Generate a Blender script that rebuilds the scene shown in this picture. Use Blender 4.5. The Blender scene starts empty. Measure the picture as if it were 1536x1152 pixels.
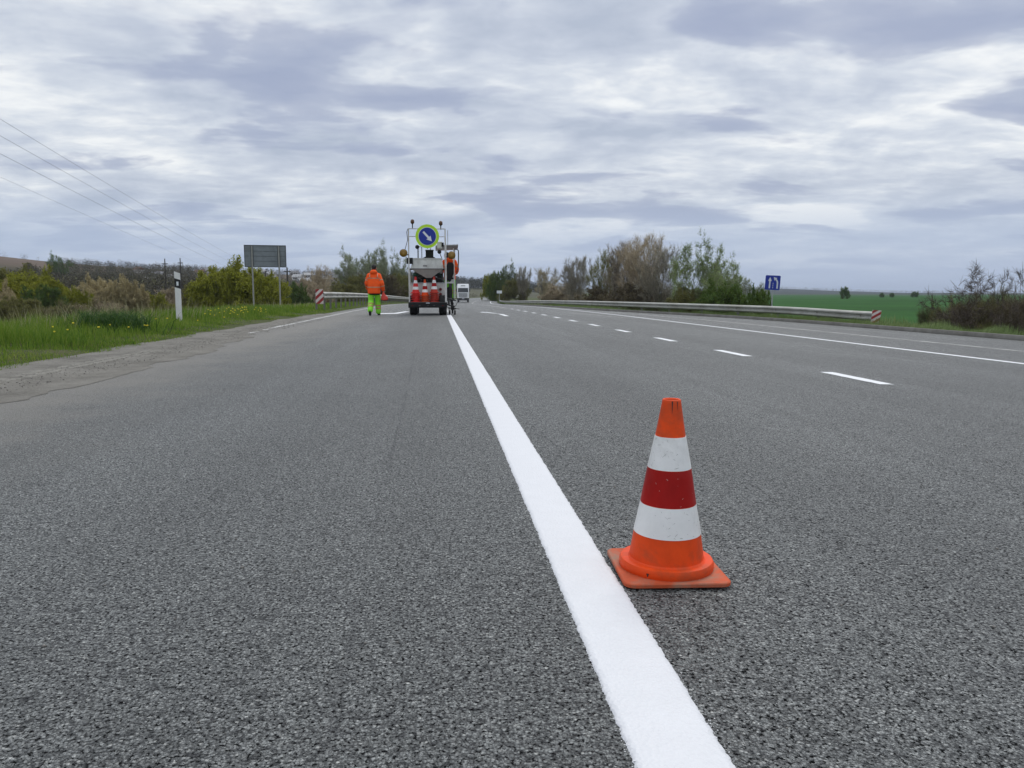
import bpy, bmesh, math, random
import numpy as np
from mathutils import Vector, Matrix
R = math.radians
SC = bpy.context.scene
COL = SC.collection
# ------------------------------------------------------------------ camera
F_PX = 1173.0; CAM_H = 0.78; HOR = 440.0; YAW = R(5.4); PIT = math.atan((576 - HOR) / F_PX)
cd = bpy.data.cameras.new('camera'); cam = bpy.data.objects.new('camera', cd); COL.objects.link(cam)
cd.sensor_width = 36.0; cd.lens = 36.0 * F_PX / 1536.0
cd.clip_start = 0.05; cd.clip_end = 20000
cam.location = (0, 0, CAM_H); cam.rotation_euler = (R(90) - PIT, 0, -YAW)
SC.camera = cam
SC.render.resolution_x = 1024; SC.render.resolution_y = 768
# ------------------------------------------------------------------ sky
SEED1, SEED2 = 21.6, 74.8
SUN_EL = R(52); SUN_ROT = R(25)          # veiled sun, high and ahead to the right
world = bpy.data.worlds.new('World'); SC.world = world; world.use_nodes = True
nt = world.node_tree; nt.nodes.clear()
def N(t, kind, **kw):
    n = t.nodes.new(kind)
    for k, v in kw.items():
        if k.startswith('i_'):
            n.inputs[k[2:].replace('_', ' ')].default_value = v
        else:
            setattr(n, k, v)
    return n
def math_n(t, op, a, b=None, c=None, clamp=False):
    n = t.nodes.new('ShaderNodeMath'); n.operation = op; n.use_clamp = clamp
    for i, x in enumerate((a, b, c)):
        if x is None: continue
        if isinstance(x, (int, float)): n.inputs[i].default_value = x
        else: t.links.new(x, n.inputs[i])
    return n.outputs[0]
def ramp(t, fac, stops, interp='LINEAR'):
    n = t.nodes.new('ShaderNodeValToRGB'); n.color_ramp.interpolation = interp
    el = n.color_ramp.elements
    while len(el) < len(stops): el.new(0.5)
    for e, (p, c) in zip(el, stops):
        e.position = p
        e.color = (c, c, c, 1) if isinstance(c, (int, float)) else (c[0], c[1], c[2], 1)
    t.links.new(fac, n.inputs[0]); return n.outputs[0]
def mixc(t, fac, a, b, blend='MIX'):
    n = t.nodes.new('ShaderNodeMix'); n.data_type = 'RGBA'; n.blend_type = blend
    for s, x in ((n.inputs[0], fac), (n.inputs[6], a), (n.inputs[7], b)):
        if isinstance(x, (int, float)): s.default_value = x
        elif isinstance(x, tuple): s.default_value = (x[0], x[1], x[2], 1)
        else: t.links.new(x, s)
    return n.outputs[2]
def noise(t, vec, scale, detail=4, rough=0.55, dist=0.0, dim='3D'):
    n = N(t, 'ShaderNodeTexNoise', noise_dimensions=dim)
    n.inputs['Scale'].default_value = scale; n.inputs['Detail'].default_value = detail
    n.inputs['Roughness'].default_value = rough; n.inputs['Distortion'].default_value = dist
    if vec is not None: t.links.new(vec, n.inputs['Vector'])
    return n.outputs[0]
def comb(t, x, y, z):
    n = t.nodes.new('ShaderNodeCombineXYZ')
    for i, v in enumerate((x, y, z)):
        if isinstance(v, (int, float)): n.inputs[i].default_value = v
        else: t.links.new(v, n.inputs[i])
    return n.outputs[0]
sky = N(nt, 'ShaderNodeTexSky', sky_type='NISHITA', sun_disc=False, sun_elevation=SUN_EL, sun_rotation=SUN_ROT)
sky.air_density = 1.0; sky.dust_density = 2.0
tc = N(nt, 'ShaderNodeTexCoord'); sx = N(nt, 'ShaderNodeSeparateXYZ'); nt.links.new(tc.outputs['Generated'], sx.inputs[0])
dz = math_n(nt, 'MAXIMUM', sx.outputs[2], 0.0)
dzz = math_n(nt, 'ADD', dz, 0.13)
px_ = math_n(nt, 'DIVIDE', sx.outputs[0], dzz); py_ = math_n(nt, 'DIVIDE', sx.outputs[1], dzz)
P1 = comb(nt, px_, py_, 0.0)                    # a flat cloud deck seen in perspective
P2 = comb(nt, math_n(nt, 'MULTIPLY', px_, 0.72), py_, SEED2)
P3 = comb(nt, px_, py_, SEED1)
n1 = noise(nt, P3, 1.6, 5, 0.54, 0.3)          # bright and grey parts of the deck
n2 = noise(nt, P2, 1.75, 5, 0.5, 0.25)           # dark cloud bodies
n3 = noise(nt, comb(nt, math_n(nt, 'MULTIPLY', px_, 0.7), py_, 1.0), 5.5, 5, 0.64, 0.3)            # wisps
b = math_n(nt, 'ADD', math_n(nt, 'MULTIPLY', n1, 0.72), math_n(nt, 'MULTIPLY', n3, 0.28))
ccol = ramp(nt, b, [(0.37, (0.42, 0.475, 0.58)), (0.46, (0.52, 0.57, 0.665)), (0.53, (0.635, 0.68, 0.75)), (0.62, (0.86, 0.88, 0.89))])
n2b = math_n(nt, 'ADD', math_n(nt, 'MULTIPLY', n2, 0.84), math_n(nt, 'MULTIPLY', n3, 0.16))
dark = ramp(nt, n2b, [(0.525, 0.0), (0.575, 0.75), (0.64, 1.0)])
ccol = mixc(nt, math_n(nt, 'MULTIPLY', dark, 0.9), ccol, (0.315, 0.365, 0.51))
# towards the horizon the deck closes to an even blue grey; overhead an overcast sky is brighter
hz = ramp(nt, dz, [(0.0, 1.0), (0.05, 0.75), (0.13, 0.0)], 'EASE')
ccol = mixc(nt, hz, ccol, (0.40, 0.49, 0.66))
ccol = mixc(nt, ramp(nt, dz, [(0.36, 0.0), (0.8, 0.75)]), ccol, (0.60, 0.625, 0.66))
lift = math_n(nt, 'ADD', 1.0, math_n(nt, 'MULTIPLY', ramp(nt, dz, [(0.36, 0.0), (1.0, 1.0)]), 1.15))
lv = N(nt, 'ShaderNodeVectorMath', operation='SCALE'); nt.links.new(ccol, lv.inputs[0])
nt.links.new(math_n(nt, 'MULTIPLY', lift, 10.0), lv.inputs['Scale'])
skyc = mixc(nt, 0.93, sky.outputs[0], lv.outputs[0])
bg = N(nt, 'ShaderNodeBackground'); bg.inputs['Strength'].default_value = 0.10
nt.links.new(skyc, bg.inputs['Color'])
wo = N(nt, 'ShaderNodeOutputWorld'); nt.links.new(bg.outputs[0], wo.inputs[0])
# ------------------------------------------------------------------ sun and exposure
sd = bpy.data.lights.new('sun', 'SUN'); sd.energy = 1.0; sd.angle = R(24); sd.color = (1.0, 0.96, 0.9)
sun = bpy.data.objects.new('sun', sd); COL.objects.link(sun)
to_sun = Vector((math.sin(SUN_ROT) * math.cos(SUN_EL), math.cos(SUN_ROT) * math.cos(SUN_EL), math.sin(SUN_EL)))
sun.rotation_euler = to_sun.to_track_quat('Z', 'Y').to_euler(); sun.location = (0, 0, 60)
SC.view_settings.view_transform = 'Standard'; SC.view_settings.look = 'None'
SC.view_settings.exposure = 0.12; SC.view_settings.gamma = 1.0; SC.view_settings.use_curve_mapping = False
SC.render.engine = 'CYCLES'
# ------------------------------------------------------------------ pixel -> direction
_cp, _sp, _cy, _sy = math.cos(PIT), math.sin(PIT), math.cos(YAW), math.sin(YAW)
def ray(u, v):
    a = (u - 768.0) / F_PX; b_ = -(v - 576.0) / F_PX
    fy = _cp + b_ * _sp; z = -_sp + b_ * _cp
    return np.array([a * _cy + fy * _sy, -a * _sy + fy * _cy, z])
def at(u, v, dist):
    """point seen at photo pixel (u, v), `dist` metres away along the ground"""
    d = ray(u, v); k = dist / math.hypot(d[0], d[1])
    return Vector((d[0] * k, d[1] * k, CAM_H + d[2] * k))
# ------------------------------------------------------------------ lie of the land
def sstep(a, b_, x):
    t = np.clip((np.asarray(x, float) - a) / (b_ - a), 0, 1); return t * t * (3 - 2 * t)
def cshift(Y):
    Y = np.asarray(Y, float); t = np.clip(Y - 60, 0, 290)
    return 2.8e-4 * t * t + np.maximum(Y - 350, 0) * 0.16
def prof(Y): return -1.1 * sstep(30, 180, Y)
def kerb_x(Y): return 13.5 - 4.0 * sstep(27, 52, Y)
def zroad(u, Y): return prof(Y) - 0.024 * np.maximum(np.asarray(u, float) - 0.4, 0)
LV = np.array([(-3.0, 0.0), (-4.3, -0.01), (-5.0, 0.05), (-6.2, 0.12), (-7.4, 0.08), (-9.5, -0.55), (-16, -1.4), (-30, -2.0)])
def zleft(u, Y): return prof(Y) + np.interp(-np.asarray(u, float), -LV[:, 0], LV[:, 1])
RV = np.array([(0.0, 0.10), (0.3, 0.04), (0.75, -0.10), (1.8, -0.3), (4.0, -0.7), (9.0, -1.25), (16, -1.6)])
def zright(u, Y):
    k = kerb_x(Y); w = np.asarray(u, float) - k
    base = zroad(k, Y); far = sstep(1.5, 9, w)
    return base * (1 - far) + -0.2 * far + np.interp(w, RV[:, 0], RV[:, 1])
AZ_L = np.array([-180, -60, -27.8, -24.3, -19, -14.5, -11, -6, -3, 0, 4, 8, 14, 180.])
H_L = np.array([5, 24, 36, 31, 26.5, 24.5, 22.5, 21.5, 17.5, 11, 7, 3, 0, 0.])
AZ_R = np.array([-180, 2, 10, 24.3, 27.7, 31.8, 37.3, 60, 180.])
H_R = np.array([0, 0, 18, 20, 12, 5, 3, 3, 0.])
def land(X, Y):
    """open country away from the road bench"""
    X = np.asarray(X, float); Y = np.asarray(Y, float)
    r = np.hypot(X, Y); az = np.degrees(np.arctan2(X, Y)); u = X - cshift(Y)
    wl = sstep(6, -6, u)
    ls = sstep(8, 40, -u) * 1.0 + sstep(90, 200, -u) * 1.0
    left = -1.0 - ls
    right = -1.8 + 0 * X
    z = left * wl + right * (1 - wl)
    z = z + np.interp(az, AZ_L, H_L) * sstep(190, 860, r)
    z = z + np.interp(az, AZ_R, H_R) * sstep(1300, 3200, r)
    z = z + 0.5 * np.sin(X * 0.021 + 1) * np.sin(Y * 0.017) * sstep(80, 300, r)
    return z
def terrain(X, Y):
    X = np.asarray(X, float); Y = np.asarray(Y, float)
    u = X - cshift(Y); z = land(X, Y)
    k = kerb_x(Y)
    strip = np.where(u < 0, zleft(u, Y), zright(u, Y))
    strip = np.where((u > -4.0) & (u < k), zroad(u, Y), strip) - 0.18
    w = np.where(u < 0, sstep(30, 15, -u), sstep(k + 16, k + 8, u)) * sstep(520, 380, np.abs(Y))
    return strip * w + z * (1 - w)
def hit(u, v, r0=30.0, r1=4000.0):
    """where the sight line through (u, v) first meets the open ground"""
    d = ray(u, v); d = d / math.hypot(d[0], d[1])
    rr = np.geomspace(r0, r1, 1500); zz = CAM_H + d[2] * rr
    g = terrain(d[0] * rr, d[1] * rr); i = np.argmax(g > zz)
    if i == 0: i = len(rr) - 1
    return Vector((d[0] * rr[i], d[1] * rr[i], float(g[i])))
# ------------------------------------------------------------------ mesh helpers
def finish(o, parent=None, mat=None, label=None, cat=None, group=None, kind=None, smooth=False):
    COL.objects.link(o)
    if parent is not None: o.parent = parent
    if mat is not None and o.type == 'MESH' and not o.data.materials: o.data.materials.append(mat)
    if label: o['label'] = label
    if cat: o['category'] = cat
    if group: o['group'] = group
    if kind: o['kind'] = kind
    if smooth:
        o.data.polygons.foreach_set('use_smooth', [True] * len(o.data.polygons))
    return o
def thing(name, label, cat, loc=(0, 0, 0), rz=0.0, group=None, kind=None):
    o = bpy.data.objects.new(name, None); o.empty_display_size = 0.2
    o.location = loc; o.rotation_euler = (0, 0, rz)
    return finish(o, None, None, label, cat, group, kind)
class MB:
    def __init__(s): s.v = []; s.f = []
    def add(s, vs, fs, M=None):
        n = len(s.v)
        for p in vs:
            p = Vector(p)
            s.v.append(tuple(M @ p) if M is not None else tuple(p))
        s.f += [tuple(i + n for i in f) for f in fs]; return s
    def box(s, x0, x1, y0, y1, z0, z1, M=None, bev=0.0):
        if bev > 0:
            bm = bmesh.new(); bmesh.ops.create_cube(bm, size=1.0)
            for q in bm.verts:
                q.co = Vector(((x0 + x1) / 2 + q.co.x * (x1 - x0), (y0 + y1) / 2 + q.co.y * (y1 - y0), (z0 + z1) / 2 + q.co.z * (z1 - z0)))
            bmesh.ops.bevel(bm, geom=list(bm.edges), offset=bev, segments=2, profile=0.6, affect='EDGES')
            bm.verts.ensure_lookup_table(); bm.verts.index_update()
            s.add([q.co.copy() for q in bm.verts], [[q.index for q in f.verts] for f in bm.faces], M); bm.free(); return s
        vs = [(x0, y0, z0), (x1, y0, z0), (x1, y1, z0), (x0, y1, z0), (x0, y0, z1), (x1, y0, z1), (x1, y1, z1), (x0, y1, z1)]
        return s.add(vs, [(0, 3, 2, 1), (4, 5, 6, 7), (0, 1, 5, 4), (1, 2, 6, 5), (2, 3, 7, 6), (3, 0, 4, 7)], M)
    def cyl(s, p0, p1, r0, r1=None, n=10, cap=True):
        p0 = Vector(p0); p1 = Vector(p1); r1 = r0 if r1 is None else r1
        d = (p1 - p0).normalized(); a = d.orthogonal().normalized(); b_ = d.cross(a)
        vs = []
        for p, r in ((p0, r0), (p1, r1)):
            for i in range(n):
                t = 2 * math.pi * i / n; vs.append(p + (a * math.cos(t) + b_ * math.sin(t)) * r)
        fs = [(i, (i + 1) % n, n + (i + 1) % n, n + i) for i in range(n)]
        if cap: fs += [tuple(range(n - 1, -1, -1)), tuple(range(n, 2 * n))]
        return s.add(vs, fs)
    def tube(s, pts, r, n=8):
        pts = [Vector(p) for p in pts]
        rs = r if isinstance(r, (list, tuple)) else [r] * len(pts)
        ref = None; vs = []
        for i, p in enumerate(pts):
            d = (pts[min(i + 1, len(pts) - 1)] - pts[max(i - 1, 0)]).normalized()
            a = d.orthogonal().normalized() if ref is None else (ref - d * ref.dot(d)).normalized()
            ref = a; b_ = d.cross(a)
            for k in range(n):
                t = 2 * math.pi * k / n; vs.append(p + (a * math.cos(t) + b_ * math.sin(t)) * rs[i])
        fs = []
        for i in range(len(pts) - 1):
            for k in range(n):
                fs.append((i * n + k, i * n + (k + 1) % n, (i + 1) * n + (k + 1) % n, (i + 1) * n + k))
        fs += [tuple(range(n - 1, -1, -1)), tuple(range((len(pts) - 1) * n, len(pts) * n))]
        return s.add(vs, fs)
    def lathe(s, prof_, n=24, M=None, cap=True):
        vs = []; fs = []
        for r, z in prof_:
            for k in range(n):
                t = 2 * math.pi * k / n; vs.append((r * math.cos(t), r * math.sin(t), z))
        for i in range(len(prof_) - 1):
            for k in range(n):
                fs.append((i * n + k, i * n + (k + 1) % n, (i + 1) * n + (k + 1) % n, (i + 1) * n + k))
        if cap: fs += [tuple(range(n - 1, -1, -1)), tuple(range((len(prof_) - 1) * n, len(prof_) * n))]
        return s.add(vs, fs, M)
    def prism(s, poly, y0, y1, M=None):
        """poly in (x, z), extruded along y"""
        n = len(poly)
        vs = [(x, y0, z) for x, z in poly] + [(x, y1, z) for x, z in poly]
        fs = [(i, (i + 1) % n, n + (i + 1) % n, n + i) for i in range(n)]
        fs += [tuple(range(n - 1, -1, -1)), tuple(range(n, 2 * n))]
        return s.add(vs, fs, M)
    def ell(s, c, rx, ry, rz, n=12, m=8, M=None):
        vs = [(c[0], c[1], c[2] - rz)]
        for i in range(1, m):
            ph = math.pi * i / m - math.pi / 2
            for k in range(n):
                t = 2 * math.pi * k / n
                vs.append((c[0] + rx * math.cos(ph) * math.cos(t), c[1] + ry * math.cos(ph) * math.sin(t), c[2] + rz * math.sin(ph)))
        vs.append((c[0], c[1], c[2] + rz)); L = len(vs) - 1
        fs = [(0, 1 + (k + 1) % n, 1 + k) for k in range(n)]
        for i in range(m - 2):
            for k in range(n):
                a = 1 + i * n
                fs.append((a + k, a + (k + 1) % n, a + n + (k + 1) % n, a + n + k))
        a = 1 + (m - 2) * n
        fs += [(a + k, a + (k + 1) % n, L) for k in range(n)]
        return s.add(vs, fs, M)
    def mesh(s, name):
        m = bpy.data.meshes.new(name); m.from_pydata(s.v, [], s.f); m.update(); return m
    def build(s, name, mat, parent=None, smooth=False, **kw):
        m = s.mesh(name)
        bm = bmesh.new(); bm.from_mesh(m); bmesh.ops.recalc_face_normals(bm, faces=bm.faces); bm.to_mesh(m); bm.free()
        o = bpy.data.objects.new(name, m)
        finish(o, parent, mat, smooth=smooth, **kw)
        if smooth == 'auto':
            m.set_sharp_from_angle(angle=R(38))
        return o
def np_mesh(name, V, Fc, k):
    """V (n,3), Fc (m,k) index arrays -> mesh, fast"""
    m = bpy.data.meshes.new(name); V = np.asarray(V, np.float32); Fc = np.asarray(Fc, np.int32)
    m.vertices.add(len(V)); m.vertices.foreach_set('co', V.ravel())
    m.loops.add(Fc.size); m.loops.foreach_set('vertex_index', Fc.ravel())
    m.polygons.add(len(Fc)); m.polygons.foreach_set('loop_start', np.arange(len(Fc), dtype=np.int32) * k)
    m.update(calc_edges=True); return m
def copy_tree(o, parent=None):
    c = o.copy(); COL.objects.link(c); c.parent = parent
    for ch in o.children: copy_tree(ch, c)
    return c
# ------------------------------------------------------------------ materials
MATS = {}
def M(name, col, rough=0.6, metal=0.0, var=0.12, scale=6.0, spec=0.5, col2=None, bump=0.0, bscale=None, dirt=None, dirt_amt=0.0, trans=0.0):
    if name in MATS: return MATS[name]
    m = bpy.data.materials.new(name); m.use_nodes = True; t = m.node_tree
    p = t.nodes['Principled BSDF']
    tcn = N(t, 'ShaderNodeTexCoord'); co = tcn.outputs['Object']
    c2 = col2 if col2 else tuple(min(1, x * (1 + var)) for x in col)
    c1 = col if col2 else tuple(x * (1 - var) for x in col)
    f = noise(t, co, scale, 5, 0.6, 0.2)
    f = ramp(t, f, [(0.32, 0.0), (0.68, 1.0)])
    c = mixc(t, f, c1, c2)
    if dirt is not None:
        g = ramp(t, noise(t, co, scale * 0.55, 6, 0.68, 0.4), [(0.48, 0.0), (0.66, 1.0)])
        c = mixc(t, math_n(t, 'MULTIPLY', g, dirt_amt), c, dirt)
    t.links.new(c, p.inputs['Base Color'])
    p.inputs['Roughness'].default_value = rough; p.inputs['Metallic'].default_value = metal
    p.inputs['Specular IOR Level'].default_value = spec
    if bump > 0:
        bn = N(t, 'ShaderNodeBump'); bn.inputs['Strength'].default_value = 0.6; bn.inputs['Distance'].default_value = bump
        t.links.new(noise(t, co, bscale or scale * 4, 4, 0.6), bn.inputs['Height']); t.links.new(bn.outputs[0], p.inputs['Normal'])
    MATS[name] = m; return m
def leafmat(name, cols, rough=0.7, trans=0.0, big=0.25):
    """foliage / twigs: colour differs from piece to piece and between patches"""
    if name in MATS: return MATS[name]
    m = bpy.data.materials.new(name); m.use_nodes = True; t = m.node_tree; p = t.nodes['Principled BSDF']
    g = N(t, 'ShaderNodeNewGeometry')
    n_ = noise(t, g.outputs['Position'], big, 3, 0.6)
    f = math_n(t, 'ADD', math_n(t, 'MULTIPLY', g.outputs['Random Per Island'], 0.65), math_n(t, 'MULTIPLY', math_n(t, 'SUBTRACT', n_, 0.33), 1.0), clamp=True)
    c = ramp(t, f, [(i / max(1, len(cols) - 1), c_) for i, c_ in enumerate(cols)])
    t.links.new(c, p.inputs['Base Color']); p.inputs['Roughness'].default_value = rough
    p.inputs['Specular IOR Level'].default_value = 0.25
    if trans > 0:
        tr = N(t, 'ShaderNodeBsdfTranslucent'); t.links.new(c, tr.inputs[0])
        mx = N(t, 'ShaderNodeMixShader'); mx.inputs[0].default_value = trans
        t.links.new(p.outputs[0], mx.inputs[1]); t.links.new(tr.outputs[0], mx.inputs[2])
        t.links.new(mx.outputs[0], t.nodes['Material Output'].inputs[0])
    MATS[name] = m; return m
# ------------------------------------------------------------------ asphalt and ground materials
def pos_nodes(t):
    g = N(t, 'ShaderNodeNewGeometry'); s = N(t, 'ShaderNodeSeparateXYZ'); t.links.new(g.outputs['Position'], s.inputs[0])
    return g.outputs['Position'], s.outputs[0], s.outputs[1]
def asphalt():
    m = bpy.data.materials.new('asphalt'); m.use_nodes = True; t = m.node_tree; p = t.nodes['Principled BSDF']
    P, X, Y = pos_nodes(t)
    wob = N(t, 'ShaderNodeVectorMath', operation='SCALE'); nz = N(t, 'ShaderNodeTexNoise'); nz.inputs['Scale'].default_value = 140
    t.links.new(P, nz.inputs['Vector']); t.links.new(nz.outputs['Color'], wob.inputs[0]); wob.inputs['Scale'].default_value = 0.003
    ad = N(t, 'ShaderNodeVectorMath', operation='ADD'); t.links.new(P, ad.inputs[0]); t.links.new(wob.outputs[0], ad.inputs[1])
    PW = ad.outputs[0]
    v1 = N(t, 'ShaderNodeTexVoronoi', feature='F1'); v1.inputs['Scale'].default_value = 150; t.links.new(PW, v1.inputs['Vector'])
    v2 = N(t, 'ShaderNodeTexVoronoi', feature='F1'); v2.inputs['Scale'].default_value = 360; t.links.new(PW, v2.inputs['Vector'])
    sc1 = N(t, 'ShaderNodeSeparateColor'); t.links.new(v1.outputs['Color'], sc1.inputs[0])
    sc2 = N(t, 'ShaderNodeSeparateColor'); t.links.new(v2.outputs['Color'], sc2.inputs[0])
    coarse = noise(t, P, 36, 4, 0.65)                         # where big stones and voids cluster
    stone = ramp(t, sc1.outputs[0], [(0.0, (0.018, 0.018, 0.018)), (0.25, (0.07, 0.07, 0.066)), (0.7, (0.21, 0.208, 0.195)), (0.93, (0.36, 0.355, 0.33)), (1.0, (0.52, 0.50, 0.455))])
    fine = ramp(t, sc2.outputs[1], [(0.0, (0.025, 0.025, 0.024)), (0.5, (0.145, 0.144, 0.135)), (1.0, (0.42, 0.415, 0.385))])
    pick = ramp(t, coarse, [(0.42, 0.0), (0.55, 1.0)])
    c = mixc(t, pick, fine, stone)
    gap = ramp(t, v1.outputs['Distance'], [(0.42, 0.0), (0.72, 1.0)])
    void = ramp(t, noise(t, P, 115, 3, 0.6), [(0.56, 0.0), (0.62, 1.0)])
    g2 = math_n(t, 'ADD', math_n(t, 'MULTIPLY', gap, 0.55), math_n(t, 'MULTIPLY', void, 0.85), clamp=True)
    c = mixc(t, g2, c, (0.010, 0.010, 0.010))  # dark binder, plus the tiny shadows between stones painted into the colour
    # wear along the lanes: long soft streaks, patches, worn wheel paths
    ps = comb(t, X, math_n(t, 'MULTIPLY', Y, 0.06), 0.0)
    st = ramp(t, noise(t, ps, 1.6, 4, 0.6), [(0.25, 0.82), (0.75, 1.2)])
    pa = math_n(t, 'MULTIPLY', ramp(t, noise(t, P, 0.55, 4, 0.6), [(0.25, 0.9), (0.75, 1.11)]), ramp(t, noise(t, P, 34, 3, 0.8), [(0.3, 0.75), (0.7, 1.36)]))
    w = math_n(t, 'MULTIPLY', st, pa)
    wp = math_n(t, 'COSINE', math_n(t, 'MULTIPLY', math_n(t, 'SUBTRACT', X, 1.38), 3.22))          # wheel paths
    wp = math_n(t, 'MULTIPLY', math_n(t, 'MULTIPLY', wp, 0.07), ramp(t, noise(t, ps, 0.8, 3), [(0.3, 0.3), (0.7, 1.3)]))
    w = math_n(t, 'MULTIPLY', w, math_n(t, 'SUBTRACT', 1.0, wp))
    drip = ramp(t, noise(t, P, 2.6, 3, 0.6), [(0.66, 0.0), (0.70, 1.0)])                            # oil drips
    w = math_n(t, 'MULTIPLY', w, math_n(t, 'SUBTRACT', 1.0, math_n(t, 'MULTIPLY', drip, 0.2)))
    sv = N(t, 'ShaderNodeVectorMath', operation='MULTIPLY'); t.links.new(c, sv.inputs[0]); t.links.new(comb(t, math_n(t, 'MULTIPLY', w, 0.785), math_n(t, 'MULTIPLY', w, 0.825), math_n(t, 'MULTIPLY', w, 0.85)), sv.inputs[1])
    c = sv.outputs[0]
    # dust drifted in from the left shoulder
    e = math_n(t, 'ADD', X, math_n(t, 'MULTIPLY', math_n(t, 'SUBTRACT', noise(t, P, 1.3, 6, 0.66), 0.5), 1.9))
    dust = ramp(t, math_n(t, 'MULTIPLY', math_n(t, 'SUBTRACT', -1.5, e), 0.5), [(0.0, 0.0), (0.3, 0.2), (0.6, 0.75), (0.75, 0.96)])
    near = ramp(t, math_n(t, 'DIVIDE', Y, 60.0), [(0.0, 1.0), (0.25, 1.0), (0.6, 0.45), (1.0, 0.2)])
    dust = math_n(t, 'MULTIPLY', dust, near)
    sand = mixc(t, noise(t, P, 60, 3, 0.7), (0.12, 0.112, 0.096), (0.25, 0.238, 0.208))
    c = mixc(t, dust, c, sand)
    # lengthwise paving joint
    jx = math_n(t, 'ADD', math_n(t, 'ADD', X, 0.185), math_n(t, 'ADD', math_n(t, 'MULTIPLY', Y, 0.0115), math_n(t, 'MULTIPLY', math_n(t, 'SUBTRACT', noise(t, comb(t, 0.0, Y, 0.0), 2.5, 4), 0.5), 0.05)))
    j = ramp(t, math_n(t, 'ABSOLUTE', jx), [(0.0, 1.0), (0.006, 0.6), (0.016, 0.0)])
    j = math_n(t, 'MULTIPLY', j, ramp(t, noise(t, comb(t, 0.0, Y, 4.0), 1.1, 4), [(0.38, 0.0), (0.6, 1.0)]))
    c = mixc(t, math_n(t, 'MULTIPLY', j, 0.5), c, (0.02, 0.02, 0.021))
    t.links.new(c, p.inputs['Base Color'])
    p.inputs['Roughness'].default_value = 0.56; p.inputs['Specular IOR Level'].default_value = 0.62
    t.links.new(math_n(t, 'MULTIPLY', math_n(t, 'SUBTRACT', 1.0, g2), 0.62), p.inputs['Specular IOR Level'])
    h = math_n(t, 'SUBTRACT', math_n(t, 'MULTIPLY', math_n(t, 'SUBTRACT', 1.0, v1.outputs['Distance']), pick), math_n(t, 'MULTIPLY', g2, 0.7))
    h = math_n(t, 'ADD', h, math_n(t, 'MULTIPLY', v2.outputs['Distance'], -0.35))
    bn = N(t, 'ShaderNodeBump'); bn.inputs['Strength'].default_value = 1.0; bn.inputs['Distance'].default_value = 0.0045
    t.links.new(h, bn.inputs['Height']); t.links.new(bn.outputs[0], p.inputs['Normal'])
    return m
def paintmat(name, col, wear, rough=0.55, scale=45):
    """road paint; wear = 0 is fresh, higher lets the asphalt show through"""
    m = bpy.data.materials.new(name); m.use_nodes = True; t = m.node_tree; p = t.nodes['Principled BSDF']
    P, X, Y = pos_nodes(t)
    c = mixc(t, ramp(t, noise(t, P, 14, 5, 0.65), [(0.3, 0.0), (0.7, 1.0)]), tuple(x * 0.955 for x in col), col)
    sp = ramp(t, noise(t, P, 210, 2, 0.6), [(0.22, 1.0), (0.29, 0.0)])
    c = mixc(t, math_n(t, 'MULTIPLY', sp, 0.45), c, (0.25, 0.25, 0.27))
    t.links.new(c, p.inputs['Base Color']); p.inputs['Roughness'].default_value = rough
    bn = N(t, 'ShaderNodeBump'); bn.inputs['Strength'].default_value = 0.6; bn.inputs['Distance'].default_value = 0.0022
    v = N(t, 'ShaderNodeTexVoronoi'); v.inputs['Scale'].default_value = 118; t.links.new(P, v.inputs['Vector'])
    t.links.new(v.outputs['Distance'], bn.inputs['Height']); t.links.new(bn.outputs[0], p.inputs['Normal'])
    if wear > 0:
        f = math_n(t, 'ADD', math_n(t, 'MULTIPLY', noise(t, P, scale, 4, 0.7), 0.6), math_n(t, 'MULTIPLY', noise(t, P, 2.2, 4, 0.6), 0.4))
        a = ramp(t, f, [(max(0, wear - 0.07), 0.0), (min(1, wear + 0.07), 1.0)])
        tr = N(t, 'ShaderNodeBsdfTransparent'); mx = N(t, 'ShaderNodeMixShader')
        t.links.new(a, mx.inputs[0]); t.links.new(tr.outputs[0], mx.inputs[1]); t.links.new(p.outputs[0], mx.inputs[2])
        t.links.new(mx.outputs[0], t.nodes['Material Output'].inputs[0])
    return m
def groundmat(name, cols, scale, bump=0.02, bscale=30, rough=0.95):
    m = bpy.data.materials.new(name); m.use_nodes = True; t = m.node_tree; p = t.nodes['Principled BSDF']
    P, X, Y = pos_nodes(t)
    f = math_n(t, 'ADD', math_n(t, 'MULTIPLY', noise(t, P, scale, 6, 0.65), 0.6), math_n(t, 'MULTIPLY', noise(t, P, scale * 14, 4, 0.7), 0.4))
    n = len(cols)
    c = ramp(t, f, [(0.32 + 0.36 * i / (n - 1), c_) for i, c_ in enumerate(cols)])
    t.links.new(c, p.inputs['Base Color']); p.inputs['Roughness'].default_value = rough; p.inputs['Specular IOR Level'].default_value = 0.2
    bn = N(t, 'ShaderNodeBump'); bn.inputs['Strength'].default_value = 0.8; bn.inputs['Distance'].default_value = bump
    t.links.new(noise(t, P, bscale, 5, 0.7), bn.inputs['Height']); t.links.new(bn.outputs[0], p.inputs['Normal'])
    return m
M_ASPH = asphalt()
M_FRESH = paintmat('fresh_road_paint', (0.66, 0.665, 0.68), 0.0)
M_LINE = paintmat('road_paint', (0.74, 0.75, 0.76), 0.34)
M_OLD = paintmat('worn_road_paint', (0.52, 0.51, 0.48), 0.47)
M_SAND = groundmat('sandy_dirt', [(0.10, 0.094, 0.081), (0.185, 0.175, 0.153), (0.25, 0.238, 0.212)], 1.8, 0.02, 60)
M_SOIL = groundmat('verge_soil', [(0.03, 0.038, 0.012), (0.06, 0.075, 0.02), (0.095, 0.085, 0.045)], 1.4, 0.03, 24)
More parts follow.
